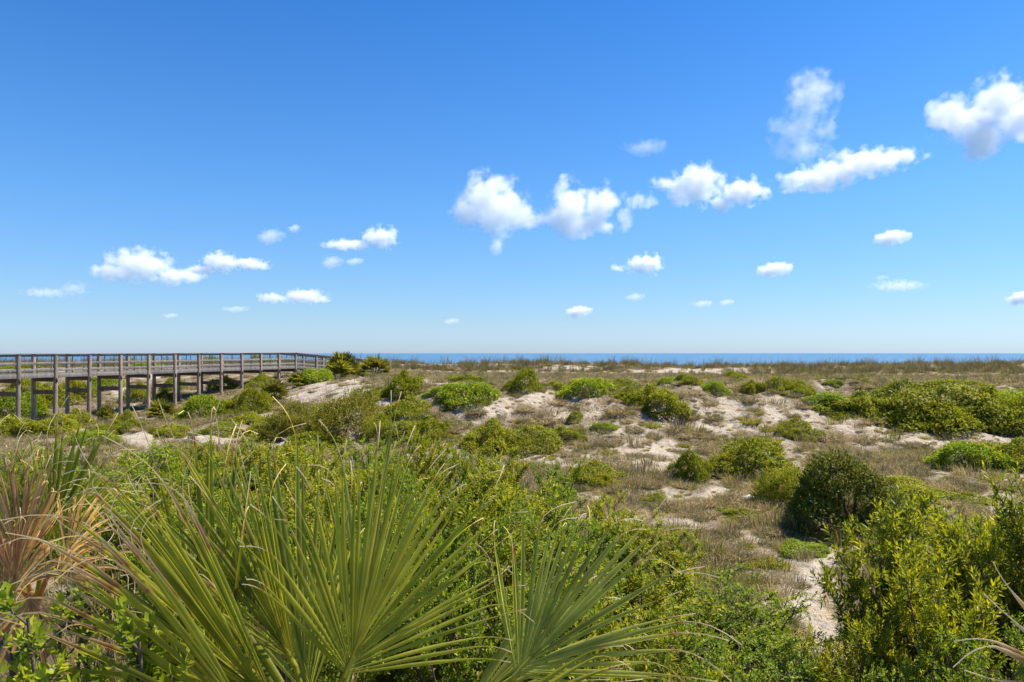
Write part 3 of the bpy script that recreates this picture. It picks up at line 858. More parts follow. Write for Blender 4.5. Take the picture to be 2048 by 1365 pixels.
# leafy shrubs of the hollow: photo x, photo y of the top, width in pixels, distance in metres
SP = {'m': shrub_proto('myrtle_a', M['myrtle'], 21, stems=11, branches=11, twigs=7, per=12, low=.2), 'n': shrub_proto('myrtle_b', M['myrtle'], 22, stems=12, branches=11, per=12, leaf=.075, upright=.6, low=.2),
      'g': shrub_proto('green_a', M['green'], 23, stems=13, branches=12, twigs=7, per=13, leaf=.055, wid=.5, low=.12, upright=.3, spread=.95),
      'h': shrub_proto('green_b', M['green'], 24, stems=13, branches=12, twigs=7, per=13, leaf=.050, wid=.46, low=.10, upright=.35, spread=1.0, droop=.15),
      'r': shrub_proto('myrtle_c', M['myrtle'], 25, stems=14, branches=12, twigs=7, per=12, leaf=.080, wid=.31, low=.36, upright=.5, spread=.85),
      }
THICKET = [
 (290,898,200,12.0,'g','leafy bright green shrub behind the left palmetto near the bare sand'),
 (400,925,190,10.0,'h','bright green shrub behind the upright palmetto blades at left'),
 (520,884,170,12.5,'m','yellow-green shrub in front of the airy olive shrubs'),
 (640,900,190,10.6,'n','yellow-green shrub just above the tips of the big palmetto fan'),
 (470,970,230,7.6,'h','green shrub seen between the upright palmetto blades'),
 (752,884,170,11.8,'g','green shrub right of the big palmetto fan tips below the olive shrub'),
 (846,872,110,10.8,'m','upright yellow-green shoots in front of the mound at the slope foot'),
 (700,965,260,7.0,'n','green shrub right behind the big palmetto fan'),
 (926,902,70,11.0,'g','narrow dark upright shrub left of the wide mound at the dune foot'),
 (985,898,120,11.4,'m','yellow-green shrub in front of the wide mound at the dune foot'),
 (1010,945,200,8.8,'n','bright shrub at the middle of the hollow above the right palmetto fan'),
 (895,955,220,7.8,'m','yellow-green shrub between the big fan and the narrow dark shrub'),
 (1085,985,200,7.9,'h','dark-centred green shrub at the right of the hollow thicket'),
 (1235,1002,150,9.6,'n','pale green shrub at the right edge of the thicket near the brown grass'),
 (1340,1062,130,9.4,'m','short yellow-green shrub pointing into the grassy hollow'),
 (1160,1040,240,7.0,'g','green shrub above the tips of the right palmetto fan'),
 (1290,1120,240,6.7,'m','wide yellow-green shrub right of the right palmetto fan tips'),
 (1420,1135,220,7.2,'h','bright green shrub at the edge of the sandy path'),
 (1530,1190,190,7.0,'g','low green shrub whose right side meets the sandy path'),
 (1420,1235,290,5.5,'h','dense green shrub below the path edge at the bottom middle'),
 (1580,1290,220,5.7,'g','low spreading green shrub at the bottom beside the bare sand'),
 (1290,1240,250,5.0,'m','shrub at the bottom next to the right palmetto fan'),
 (1100,1130,270,5.6,'h','green shrub filling the gap behind the right palmetto fan'),
 (900,1060,280,5.4,'g','dark shrub seen between the big fan and the right fan'),
 (640,1040,300,5.2,'h','dark green shrub hidden behind the big palmetto fan'),
 (370,1010,300,5.8,'g','dark green shrub behind the left palmetto blades'),
 (195,960,200,8.2,'h','green shrub right of the left palmetto'),
 (30,900,200,9.5,'g','green shrub behind the left palmetto at the picture edge'),
 (580,930,180,9.2,'n','yellow-green shrub behind the middle of the big palmetto fan'),
 (820,910,170,9.6,'h','green shrub left of the bright shoots in front of the slope foot mound'),
 (330,955,220,8.4,'m','yellow-green shrub behind the tips of the upright palmetto blades'),
 (1110,930,130,10.4,'g','low green shrub at the far right corner of the thicket near open sand'),
 (780,1010,260,6.2,'g','green shrub seen through the right half of the big palmetto fan'),
 (1000,1040,240,6.2,'m','yellow-green shrub above the upright blades of the right fan'),
 (1200,1170,260,5.8,'n','yellow-green shrub behind the outer tips of the right fan'),
 (1450,1290,260,4.7,'h','dense low green shrub along the bottom edge right of the right fan'),
 (110,930,200,10.5,'h','green shrub between the left palmetto and the boardwalk posts'),
 (350,890,150,13.5,'m','small yellow-green shrub at the far left corner of the thicket near sand'),
 (455,892,150,14.0,'n','yellow-green shrub at the far edge of the thicket below the sand patch'),
 (600,885,150,13.8,'m','yellow-green shrub touching the airy olive shrubs from below'),
 (1800,1045,280,5.6,'r','tall glossy yellow-green shrub with bare dark stems at lower right'),
 (1925,1000,300,5.9,'m','tall yellow-green shrub in the middle of the lower right thicket'),
 (2060,1010,280,5.2,'r','tall glossy shrub cut by the right edge of the picture'),
 (1880,1130,260,4.9,'n','green shrub in front of the tall ones at lower right'),
 (1720,1240,150,5.2,'n','small sparse shrub beside the bare sand at lower right'),
 (1990,1230,260,4.4,'h','shaded leafy shrub at the lower right corner'),
 (1850,1300,240,4.4,'h','dark leafy shrub at the bottom below the bare stems'),
]
for (px, ty, wp, Z, k, lab) in THICKET:
    x = (px - HX) / F * Z
    z0 = float(ground(x, Z))
    h = EYE - (ty - HY) / F * Z - z0
    r_ = wp * .5 * Z / F
    rr = max(r_ * 1.45, .5)
    place('leafy_shrub', SP[k], (x, Z, z0), random.uniform(0, 6.28), (rr, rr, h / 1.95), lab, 'shrub', 'leafy shrubs in the hollow')
    OCC.append((x, Z, r_ * .8))
for q_, (px, ty, sprd, Z, lab) in enumerate([(105, 1165, .15, 2.3, 'pale toothed-leaf plant growing at the lower left corner'), (35, 1240, .17, 2.1, 'lower pale leafy plant at the very bottom left'), (290, 1280, .07, 2.2, 'slender pale leafy shoot between the palmetto blades at lower left')]):
    x = (px - HX) / F * Z; z0 = float(ground(x, Z)); h = EYE - (ty - HY) / F * Z - z0
    pr = shrub_proto('broad_%d' % q_, M['broad'], 60 + q_, stems=9 if sprd > .1 else 3, branches=9, twigs=4, per=8, leaf=.05, wid=.62, low=.62, upright=.5, spread=sprd, height=h, reach=.33)
    place('leafy_plant', pr, (x, Z, z0), 0, (1, 1, 1), lab, 'plant', 'pale leafy plants at the lower left')

# ------------------------------------------------------------------ palmettos
def unproj(px, py, Z): return np.array([(px - HX) / F * Z, Z, EYE - (py - HY) / F * Z])
def segment_mesh(name, hub, direc, side, nrm, L, wmax, mat, r, droop=.15, curl=.3, green=.3, tipstart=.8, brk=None, fuse=.42):
    """one folded leaf segment of a fan, from the hub outwards"""
    n = 18
    t = np.linspace(0.02, 1, n)
    wd = np.where(t < fuse, t / fuse, np.where(t < .52, 1.0, np.clip(1 - (t - .52) / .32, .05, 1)))
    wd = wd * wmax * .5 + .0012
    
    fold = wd * .85
    pth = hub + direc * (L * t)[:, None] + side * (r.normal() * .035 * L * t * t)[:, None] + nrm * (r.normal() * .03 * L * t * t)[:, None]
    bend = np.clip(t - .35, 0, 1) ** 2
    pth = pth + np.array([0, 0, -1.0]) * (droop * L * bend)[:, None]
    cv = np.clip(t - .74, 0, 1) ** 2 * 1.5
    cvec = side * r.normal() * curl * .7 + nrm * r.normal() * curl * .7 + np.array([0, 0, -1.]) * abs(r.normal()) * curl
    cvec[2] = min(cvec[2], .02)
    cvec = cvec / max(1.0, np.linalg.norm(cvec) / .9)
    pth = pth + cvec * (cv * L * 2.2)[:, None]
    if brk is not None:
        kk = np.clip((t - brk) / (1 - brk), 0, 1)
        pth = pth + (np.array([0, 0, -1.4]) - direc * .9) * (kk * (1 - brk) * L)[:, None]
    tan = unit(np.gradient(pth, axis=0))
    sd = unit(side - tan * (tan @ side)[:, None])
    nn = np.cross(sd, tan)
    lft = pth - sd * wd[:, None] + nn * fold[:, None]
    rgt = pth + sd * wd[:, None] + nn * fold[:, None]
    v = np.stack([lft, pth, rgt], 1).reshape(-1, 3)
    i = np.arange(n - 1)[:, None] * 3; j = np.arange(2)[None, :]
    f = np.stack([i + j, i + j + 1, i + 3 + j + 1, i + 3 + j], -1).reshape(-1, 4)
    base = np.clip(green + .10 * t + r.normal() * .06, .02, .5)
    tn = np.clip(base, 0, .5)
    k2 = np.clip((t - tipstart) / .06, 0, 1)
    tn = tn * (1 - k2) + k2 * np.clip(.60 + .40 * (t - tipstart) / max(1 - tipstart, .02), .6, 1)
    return np_mesh(name, v, [f], mat, {'tint': np.repeat(tn, 3), 'across': np.tile([-1., 0., 1.], n)}, smooth=True)

def frond(parent, crown, hub, a0, a1, L, nseg, mat, seed, yaw=0.0, lean=0.0, cup=.25, droop=.12, curl=.3, green=.28, tip=(.72, .95), pw=.010, breaks=0.0, shape=.25, fuse=.42):
    """fan leaf: hub point; segments fan from angle a0 to a1 (degrees, 0 = to the right, 90 = up) in a plane facing the
    viewpoint side, turned by yaw about the vertical and leaned back by lean"""
    r = np.random.default_rng(seed)
    ex = np.array([math.cos(R(yaw)), math.sin(R(yaw)), 0.0])
    ny = np.array([math.sin(R(yaw)), -math.cos(R(yaw)), 0.0])      # towards the viewer
    ez = np.array([0, 0, 1.]) * math.cos(R(lean)) - ny * math.sin(R(lean))
    nrm = np.cross(ex, ez)
    mb = MB()
    tt = np.linspace(0, 1, 8)[:, None]
    pt = crown * (1 - tt) + hub * tt + np.array([0, 0, .12]) * np.sin(tt * np.pi) * np.linalg.norm(hub - crown)
    mb.tube(pt, np.linspace(pw * 1.5, pw, 8), 6, .25)
    mid = R((a0 + a1) / 2)
    md = np.cos(mid) * ex + np.sin(mid) * ez
    mb.tube(np.array([hub + md * (L * q) for q in (-.01, .06, .13, .2)]), [pw, pw * .8, pw * .5, .001], 5, .3)
    me = mb.mesh('frond_stalk', mat)
    fr = link(bpy.data.objects.new('frond', me), parent)
    fr.matrix_parent_inverse = parent.matrix_basis.inverted()
    sp = abs(R(a1 - a0)) / nseg
    for k in range(nseg):
        u = (k + .5) / nseg
        ang = R(a0 + (a1 - a0) * u) + r.normal() * sp * .28
        c = 2 * u - 1
        d = np.cos(ang) * ex + np.sin(ang) * ez + nrm * (cup * c * c + r.normal() * .035)
        d = unit(d)
        sd = -np.sin(ang) * ex + np.cos(ang) * ez
        Lk = 1.12 * L * (1 - shape * c * c) * r.uniform(.84, 1.07)
        hb = hub + md * L * .12 * (1 - abs(c)) 
        wm = 2 * math.tan(sp / 2) * Lk * fuse * .94
        cu = curl * (2.2 if r.uniform() < .28 else 1.0)
        me = segment_mesh('leaf_segment', hb, d, sd, nrm, Lk, wm, mat, r, droop * r.uniform(.5, 1.5), cu, green + r.normal() * .07,
                          r.uniform(*tip) * .93, brk=(r.uniform(.5, .75) if r.uniform() < breaks else None), fuse=fuse)
        link(bpy.data.objects.new('leaf_segment', me), fr)
    return fr

def trunk(parent, base, crown, rad):
    mb = MB(); r = np.random.default_rng(5)
    n = 14; tt = np.linspace(0, 1, n)[:, None]
    mb.tube(base * (1 - tt) + crown * tt, rad * (1 + .1 * np.sin(np.arange(n) * 1.9)), 12)
    for k in range(30):            # old leaf bases
        q = (k + .5) / 30; a = k * 2.4
        p = base * (1 - q) + crown * q + rad * .8 * np.array([math.cos(a), math.sin(a), 0])
        o = np.array([math.cos(a), math.sin(a), 1.2]) * .10
        mb.tube(np.array([p, p + o * .6, p + o]), [.035, .028, .012], 5)
    o = link(bpy.data.objects.new('trunk', mb.mesh('palm_trunk', M['trunk'])), parent)
    o.matrix_parent_inverse = parent.matrix_basis.inverted()

def palm(name, px, Z, crown_py, label, trunk_r=.12):
    x = (px - HX) / F * Z
    g = float(ground(x, Z))
    root = empty(name, (x, Z, g))
    tag(root, label, 'palmetto', 'palmettos around the viewpoint')
    crown = unproj(px, crown_py, Z)
    crown[2] = max(crown[2], g + .25)
    trunk(root, np.array([x, Z, g - .15]), crown, trunk_r)
    return root, crown

bpy.context.view_layer.update()
p1, c1 = palm('palmetto', 640, 2.75, 1600, 'large fan palmetto filling the bottom of the picture left of the middle')
frond(p1, c1, unproj(690, 1350, 2.45), 0, 132, .78, 36, M['palm'], 1, yaw=24, lean=3, tip=(.80, .98), green=.30, droop=.06, curl=.22, fuse=.34)
frond(p1, c1, unproj(560, 1430, 2.25), 112, 176, 1.14, 24, M['palm'], 2, yaw=-14, lean=8, tip=(.52, .76), green=.26, droop=.14, curl=.6, fuse=.34)
frond(p1, c1, unproj(420, 1500, 2.85), 76, 110, 1.32, 13, M['palm'], 3, yaw=-10, lean=6, tip=(.70, .84), green=.10, droop=.01, curl=.3, fuse=.4)
frond(p1, c1, unproj(720, 1300, 3.05), 52, 112, .92, 20, M['palm_blue'], 4, yaw=5, lean=4, tip=(.82, .97), green=.25, droop=.03, curl=.25, fuse=.34)
frond(p1, c1, unproj(640, 1490, 2.15), 138, 184, .92, 11, M['palm'], 5, yaw=-20, lean=30, tip=(.62, .9), green=.2, droop=.2, curl=.5, breaks=.15, fuse=.34)
frond(p1, c1, unproj(590, 1330, 2.75), 98, 152, .98, 17, M['palm'], 9, yaw=-6, lean=10, tip=(.7, .9), green=.22, droop=.06, curl=.5, fuse=.34)
frond(p1, c1, unproj(520, 1470, 2.05), 122, 172, 1.0, 14, M['palm'], 10, yaw=-24, lean=0, tip=(.5, .7), green=.32, droop=.18, curl=.9, fuse=.32)
frond(p1, c1, unproj(620, 1400, 2.9), 70, 128, 1.05, 18, M['palm_blue'], 21, yaw=12, lean=0, tip=(.7, .95), green=.18, droop=.03, curl=.5, fuse=.32)
p2, c2 = palm('palmetto', 1010, 2.95, 1560, 'grey-green fan palmetto spreading to the right at the bottom middle')
frond(p2, c2, unproj(1030, 1350, 2.65), -8, 104, .74, 30, M['palm_blue'], 6, yaw=-8, lean=14, tip=(.70, .90), green=.30, droop=.10, curl=.35, fuse=.34)
frond(p2, c2, unproj(980, 1440, 2.5), -22, 34, .62, 13, M['palm'], 7, yaw=4, lean=30, tip=(.74, .92), green=.3, droop=.2, curl=.35, fuse=.34)
frond(p2, c2, unproj(930, 1420, 2.8), 10, 62, .74, 11, M['palm_blue'], 8, yaw=10, lean=18, tip=(.8, .95), green=.2, droop=.12, curl=.3, fuse=.34)
p3, c3 = palm('palmetto', 70, 4.2, 1230, 'palmetto with brown dead fans at the left edge of the picture')
frond(p3, c3, unproj(95, 1085, 4.1), 22, 128, .72, 24, M['palm'], 11, yaw=4, lean=6, tip=(.62, .92), green=.22, droop=.05, curl=.4)
frond(p3, c3, unproj(38, 1130, 3.95), 46, 130, .60, 28, M['palm_dead'], 12, yaw=10, lean=2, tip=(.75, .95), green=.32, droop=.08, curl=.7, fuse=.56, breaks=.15)
frond(p3, c3, unproj(130, 1110, 3.9), 10, 90, .52, 24, M['palm_dead'], 13, yaw=-20, lean=0, tip=(.5, .8), green=.34, droop=.4, curl=1.1, breaks=.4, fuse=.38)
frond(p3, c3, unproj(-10, 1090, 4.1), 36, 124, .66, 24, M['palm'], 14, yaw=-10, lean=6, tip=(.5, .75), green=.28, droop=.05, curl=.8, fuse=.36)
frond(p3, c3, unproj(60, 1190, 3.85), 196, 330, .52, 26, M['palm_dead'], 15, yaw=0, lean=-12, tip=(.7, .95), green=.24, droop=.2, curl=.9, fuse=.4)
frond(p3, c3, unproj(30, 1180, 3.9), 24, 156, .46, 28, M['palm_dead'], 16, yaw=14, lean=-6, tip=(.75, .95), green=.3, droop=.3, curl=.8, fuse=.56, breaks=.3)
frond(p3, c3, unproj(110, 1150, 3.8), -40, 60, .50, 22, M['palm_dead'], 18, yaw=-6, lean=-10, tip=(.5, .8), green=.34, droop=.6, curl=1.1, fuse=.34, breaks=.4)
p4, c4 = palm('palmetto', 2330, 2.35, 1560, 'palmetto whose tan blade tips reach in at the lower right corner')
frond(p4, c4, unproj(2260, 1430, 2.25), 118, 178, .55, 9, M['palm'], 17, yaw=8, lean=10, tip=(.42, .7), green=.3, droop=.06, curl=.3)

# far palmettos on the dune: each fan leaf is one part
def far_palm(px, py, wpx, hpx, label, mat, seed, zmin=20, nf=20):
    r = np.random.default_rng(seed)
    p = hit(px, py, zmin)
    s = p[1] / F; rad = wpx * s * .5; ht = hpx * s
    root = empty('palmetto', tuple(p)); tag(root, label, 'palmetto', 'palmettos out on the dunes')
    for k in range(nf):
        az = r.uniform(0, 2 * np.pi); el = r.uniform(.05, 1.35)
        hubl = np.array([math.cos(az) * math.cos(el) * rad * .45, math.sin(az) * math.cos(el) * rad * .45, .10 * ht + ht * .48 * math.sin(el)])
        out = unit(hubl); L = ht * .5
        mb = MB(); mb.tube(np.array([[0, 0, -.05], hubl * .5 + [0, 0, .05], hubl]), [.02, .016, .012], 4, .25)
        a = unit(np.cross(out, [0, 0, 1.0]) + 1e-3); b = np.cross(a, out)
        ns = 20
        for q in range(ns):
            th = R(-100 + 200 * (q + .5) / ns)
            d = unit(np.cos(th) * out + np.sin(th) * a + r.normal(size=3) * .06)
            sd = -np.sin(th) * out + np.cos(th) * a
            LL = L * r.uniform(.8, 1.1); wv = LL * .075
            e = hubl + d * LL - np.array([0, 0, .12 * LL])
            mdp = hubl + d * LL * .5
            v = [hubl, mdp - sd * wv, e, mdp + sd * wv]
            tn = np.clip(.2 + r.normal() * .1, .02, .5)
            mb.add(v, np.array([[0, 1, 2, 3]]), [tn, tn, .25 + .45 * r.uniform() ** 2, tn])
        me = mb.mesh('frond', mat, smooth=False)
        link(bpy.data.objects.new('frond', me), root)
for a in [(684, 758, 92, 58, 'left palmetto clump on the dune crest beside the end of the boardwalk', M['palm_far'], 31),
          (750, 753, 80, 46, 'right palmetto clump on the dune crest with the sea behind it', M['palm_far'], 32),
          (548, 808, 80, 52, 'green palmetto before the boardwalk near its corner', M['palm_far'], 33),
          (325, 842, 84, 46, 'pale palmetto clump below the boardwalk posts', M['palm_far'], 34),
          (212, 842, 30, 32, 'small dark palmetto at the foot of the boardwalk posts', M['palm_far'], 35),
          (595, 775, 60, 32, 'small yellowish palmetto under the boardwalk corner', M['palm_far'], 36)]:
    far_palm(*a)

# ------------------------------------------------------------------ dune grass
def tuft_mesh(name, seed, n=64, h=.42, sp=.24, lean=.55, wd=.007, mat='grass', tint=(.2, .85), head=False):
    r = np.random.default_rng(seed)
    az = r.uniform(0, 2 * np.pi, n); rad = sp * np.sqrt(r.uniform(0, 1, n))
    base = np.stack([rad * np.cos(az), rad * np.sin(az), np.full(n, -.03)], 1)
    az2 = az + r.normal(size=n) * .8
    ln = r.uniform(.15, 1, n) * lean
    H = h * r.uniform(.45, 1.1, n)
    o = np.stack([np.cos(az2), np.sin(az2), 0 * az], 1)
    midp = base + o * (H * ln * .35)[:, None] + np.array([0, 0, 1]) * (H * .62)[:, None]
    tipp = base + o * (H * ln)[:, None] + np.array([0, 0, 1]) * (H * (1 - .35 * ln))[:, None]
    s = np.stack([-np.sin(az2 + 1), np.cos(az2 + 1), 0 * az], 1) * wd
    v = np.stack([base - s, base + s, midp + s * .8, midp - s * .8, tipp], 1).reshape(-1, 3)
    k = np.arange(n)[:, None] * 5
    tn = np.clip(r.uniform(*tint, n), 0, 1)
    return np_mesh(name, v, [k + np.array([[0, 1, 2, 3]]), k + np.array([[3, 2, 4]])], M[mat], {'tint': np.repeat(tn, 5)}, smooth=False)
TUFTS = [tuft_mesh('tuft_a', 1), tuft_mesh('tuft_b', 2, n=80, h=.30, sp=.32, lean=1.0, tint=(.3, .9)), tuft_mesh('tuft_c', 3, n=54, h=.55, sp=.16, lean=.5, tint=(.05, .55)),
         tuft_mesh('tuft_d', 4, n=90, h=.22, sp=.36, lean=1.3, tint=(.35, 1.0)), tuft_mesh('tuft_e', 5, n=60, h=.40, sp=.26, lean=.8, mat='grass_green', tint=(.1, .9)),
         tuft_mesh('tuft_f', 6, n=26, h=.95, sp=.22, lean=.35, wd=.006, tint=(.0, .6))]
def tangle_mesh(name, seed, n=240, rad=.30, h=.26, wd=.006, mat='grass', tint=(.3, 1.0)):
    """low clump of dry curled stems"""
    r = np.random.default_rng(seed)
    az = r.uniform(0, 2 * np.pi, n); q = np.sqrt(r.uniform(0, 1, n))
    b0 = np.stack([rad * .7 * q * np.cos(az), rad * .7 * q * np.sin(az), np.full(n, -.02)], 1)
    d = unit(r.normal(size=(n, 3)) * np.array([1, 1, .35]) + np.stack([np.cos(az), np.sin(az), 0 * az], 1) * .5 + np.array([0, 0, .8]))
    L = rad * r.uniform(.5, 1.2, n)
    hh = h * (1 - .5 * q * q)
    p1_ = b0 + d * (L * .45)[:, None]; p2_ = p1_ + unit(d * np.array([1, 1, .2]) + r.normal(size=(n, 3)) * .45) * (L * .5)[:, None]
    for p_ in (p1_, p2_): p_[:, 2] = np.clip(p_[:, 2], 0, hh * 1.5)
    s = unit(np.cross(d, r.normal(size=(n, 3)))) * wd
    v = np.stack([b0 - s, b0 + s, p1_ + s, p1_ - s, p2_], 1).reshape(-1, 3)
    k = np.arange(n)[:, None] * 5
    tn = np.clip(r.uniform(*tint, n), 0, 1)
    return np_mesh(name, v, [k + np.array([[0, 1, 2, 3]]), k + np.array([[3, 2, 4]])], M[mat], {'tint': np.repeat(tn, 5)}, smooth=False)
TUFTS += [tangle_mesh('tangle_a', 7, tint=(.05, .55)), tangle_mesh('tangle_b', 8, n=280, rad=.36, h=.34, tint=(.3, .95)), tangle_mesh('tangle_c', 9, n=200, rad=.28, h=.2, mat='grass_green', tint=(.2, 1.0))]
def scatter(n, ymin, ymax, pw=1.0):
    q = rng.uniform(0, 1, n)
    y = ymin * (ymax / ymin) ** q
    x = rng.uniform(-.80, .80, n) * (y + 1.5)
    return x, y
pts = []
for (n, a, b) in ((18000, 5.5, 19), (15000, 17, 29), (20000, 29, 80), (15000, 78, 92)):
    x, y = scatter(n, a, b)
    z = ground(x, y)
    c = _cover0(x, y, z)
    keep = rng.uniform(0, 1, n) < np.clip((c - .42) * 1.7, 0.035, 1) ** 1.2
    pts.append(np.stack([x, y, z, c], 1)[keep])
# small litter and seedlings speckled over the open sand
x = rng.uniform(-.32, .82, 2600); y = rng.uniform(14, 28.5, 2600); x = x * y
litter = np.stack([x, y, ground(x, y), np.full(len(x), -1.0)], 1)
pts = np.concatenate(pts + [litter])
occ = np.array(OCC)
inside = (((pts[:, None, 0] - occ[None, :, 0]) ** 2 + (pts[:, None, 1] - occ[None, :, 1]) ** 2) < (occ[None, :, 2] * .8) ** 2).any(1)
pts = pts[~inside]
g = greenness(pts[:, 0], pts[:, 1], pts[:, 2])
rk = rng.uniform(0, 1, len(pts))
kind = rng.choice([0, 1, 3, 2, 6, 7], len(pts), p=[.09, .13, .14, .06, .30, .28])
kind = np.where(rk < g * .6, rng.choice([4, 8], len(pts), p=[.35, .65]), kind)
pxs_ = photo_xy(pts[:, 0], pts[:, 1], pts[:, 2])[0]
slope = ((pts[:, 1] > 19) & (pts[:, 1] < 28.5) & (pxs_ > 640)) | ((pts[:, 1] > 12.5) & (pts[:, 1] < 20) & (pxs_ > 1050) & (rk < .8))
kind = np.where(slope & (rk < .95), rng.choice([3, 6, 7, 8, 1], len(pts), p=[.22, .26, .2, .22, .1]), kind)
fore = (pts[:, 1] > 78)
kind = np.where(fore & (rk > .35), rng.choice([2, 5, 0], len(pts), p=[.5, .32, .18]), kind)
kind = np.where((pts[:, 1] < 10) & (kind == 5), 0, kind)
scl = rng.uniform(.5, 1.15, len(pts)) * np.where(pts[:, 1] < 12, .8, 1.0) * np.where(pts[:, 1] > 80, 1.5, 1.0) * np.where(slope, .75, 1.0)
lit_ = pts[:, 3] < 0
scl = np.where(lit_, rng.uniform(.14, .42, len(pts)), scl)
kind = np.where(lit_, rng.choice([6, 7, 8, 3, 0], len(pts), p=[.36, .2, .2, .14, .1]), kind)
GRL = {0: 'straw-brown clump of dune grass growing on the sandy slope', 1: 'spreading brown clump of dry grass on the sandy slope', 2: 'upright olive clump of dune grass on the sandy slope',
       3: 'flat mat of bleached dry grass on the sandy slope', 4: 'green clump of dune grass on the sandy slope', 5: 'tall thin clump of sea oats on the sandy slope',
       6: 'dark brown tangle of dead dune plants on the sandy slope', 7: 'grey-brown rounded tangle of dry stems on the sandy slope', 8: 'low green creeping clump on the sandy slope'}
first = {}
def tuft(x, y, k, s):
    o = bpy.data.objects.new('grass_clump', TUFTS[k])
    o.location = (x, y, float(ground(x, y)) - .01); o.rotation_euler = (0, 0, rng.uniform(0, 6.28)); o.scale = (s, s, s * rng.uniform(.8, 1.15))
    tag(link(o), GRL[k], 'grass clump', 'grass clumps, ' + ['straw', 'spreading', 'upright', 'matted', 'green', 'tall', 'dark tangles', 'pale tangles', 'creeping'][k])
    first.setdefault(k, o)
for n_, ((x_, y_), cr_) in enumerate(zip(CLUMPS, CLUMP_R)):
    if ((occ[:, 0] - x_) ** 2 + (occ[:, 1] - y_) ** 2 < (occ[:, 2] * .9) ** 2).any() and n_ >= 9: continue
    k = int(rng.choice([6, 7, 8, 1, 0, 4, 2], p=[.33, .25, .14, .1, .06, .07, .05])) if n_ >= 9 else n_
    tuft(x_, y_, k, float(cr_) * (.9 if k in (0, 2, 4, 5) else 1.0))
rest = kind >= 0
def stuff_grass(P, K, S, name, label):
    me = bpy.data.meshes.new(name)
    me.vertices.add(len(P)); me.vertices.foreach_set('co', np.ascontiguousarray(P, dtype=np.float32).ravel())
    a = me.attributes.new('which', 'INT', 'POINT'); a.data.foreach_set('value', K.astype(np.int32))
    a = me.attributes.new('turn', 'FLOAT_VECTOR', 'POINT')
    tv = np.stack([rng.normal(size=len(P)) * .12, rng.normal(size=len(P)) * .12, rng.uniform(0, 6.28, len(P))], 1)
    a.data.foreach_set('vector', np.ascontiguousarray(tv, dtype=np.float32).ravel())
    a = me.attributes.new('size', 'FLOAT', 'POINT'); a.data.foreach_set('value', S.astype(np.float32))
    o = link(bpy.data.objects.new(name, me))
    tag(o, label, 'grass', kind='stuff')
    ng = bpy.data.node_groups.new(name, 'GeometryNodeTree')
    ng.interface.new_socket('Geometry', in_out='INPUT', socket_type='NodeSocketGeometry')
    ng.interface.new_socket('Geometry', in_out='OUTPUT', socket_type='NodeSocketGeometry')
    gi = ng.nodes.new('NodeGroupInput'); go = ng.nodes.new('NodeGroupOutput')
    jn = ng.nodes.new('GeometryNodeJoinGeometry')
    def attr(nm, typ):
        q = ng.nodes.new('GeometryNodeInputNamedAttribute'); q.data_type = typ; q.inputs['Name'].default_value = nm
        return q.outputs['Attribute']
    aw, at_, as_ = attr('which', 'INT'), attr('turn', 'FLOAT_VECTOR'), attr('size', 'FLOAT')
    for k in sorted(first):
        cmp_ = ng.nodes.new('FunctionNodeCompare'); cmp_.data_type = 'INT'; cmp_.operation = 'EQUAL'
        ins = [q for q in cmp_.inputs if q.type == 'INT']
        ng.links.new(aw, ins[0]); ins[1].default_value = k
        oi = ng.nodes.new('GeometryNodeObjectInfo'); oi.transform_space = 'ORIGINAL'; oi.inputs['Object'].default_value = first[k]
        io = ng.nodes.new('GeometryNodeInstanceOnPoints')
        ng.links.new(gi.outputs[0], io.inputs['Points']); ng.links.new(cmp_.outputs[0], io.inputs['Selection'])
        ng.links.new(oi.outputs['Geometry'], io.inputs['Instance'])
        e2r = ng.nodes.new('FunctionNodeEulerToRotation'); ng.links.new(at_, e2r.inputs[0])
        ng.links.new(e2r.outputs[0], io.inputs['Rotation']); ng.links.new(as_, io.inputs['Scale'])
        ng.links.new(io.outputs[0], jn.inputs[0])
    ng.links.new(jn.outputs[0], go.inputs[0])
    md = o.modifiers.new('grass', 'NODES'); md.node_group = ng
    return o
stuff_grass(pts[rest, :3], kind[rest], scl[rest], 'dune_grass', 'dry and green dune grass spread over the sand, flats and far crest')

# white scraps caught in the grass
def scrap(px, py, wpx, hpx, label, seed):
    r = np.random.default_rng(seed)
    p = hit(px, py, 9); s = p[1] / F
    n = 14; u, v_ = np.meshgrid(np.linspace(-1, 1, n), np.linspace(-1, 1, n))
    X = u * wpx * s * .5 * (1 + .2 * np.sin(v_ * 4)); Y = v_ * wpx * s * .28
    Zz = hpx * s * (.5 * (1 - u ** 2) * (1 - v_ ** 2) + .45 * np.abs(fbm(u * 2 + seed, v_ * 2, 3))) + .03
    vv = np.stack([X, Y, Zz], -1).reshape(-1, 3)
    i = np.arange(n - 1)[:, None] * n; j = np.arange(n - 1)[None, :]
    f = np.stack([i + j, i + j + 1, i + n + j + 1, i + n + j], -1).reshape(-1, 4)
    me = np_mesh('white_scrap', vv, [f], M['scrap'], smooth=False)
    o = link(bpy.data.objects.new('white_scrap', me)); o.location = p
    sm_ = o.modifiers.new('thickness', 'SOLIDIFY'); sm_.thickness = .01
    tag(o, label, 'scrap')
M['scrap'] = bark_mat('white_scrap', (.42, .42, .40), (.62, .62, .60), 12)
scrap(1504, 1000, 36, 11, 'crumpled white scrap lying in the brown grass of the hollow', 3)
scrap(1618, 872, 22, 12, 'small white scrap caught in grass on the right sand slope', 5)

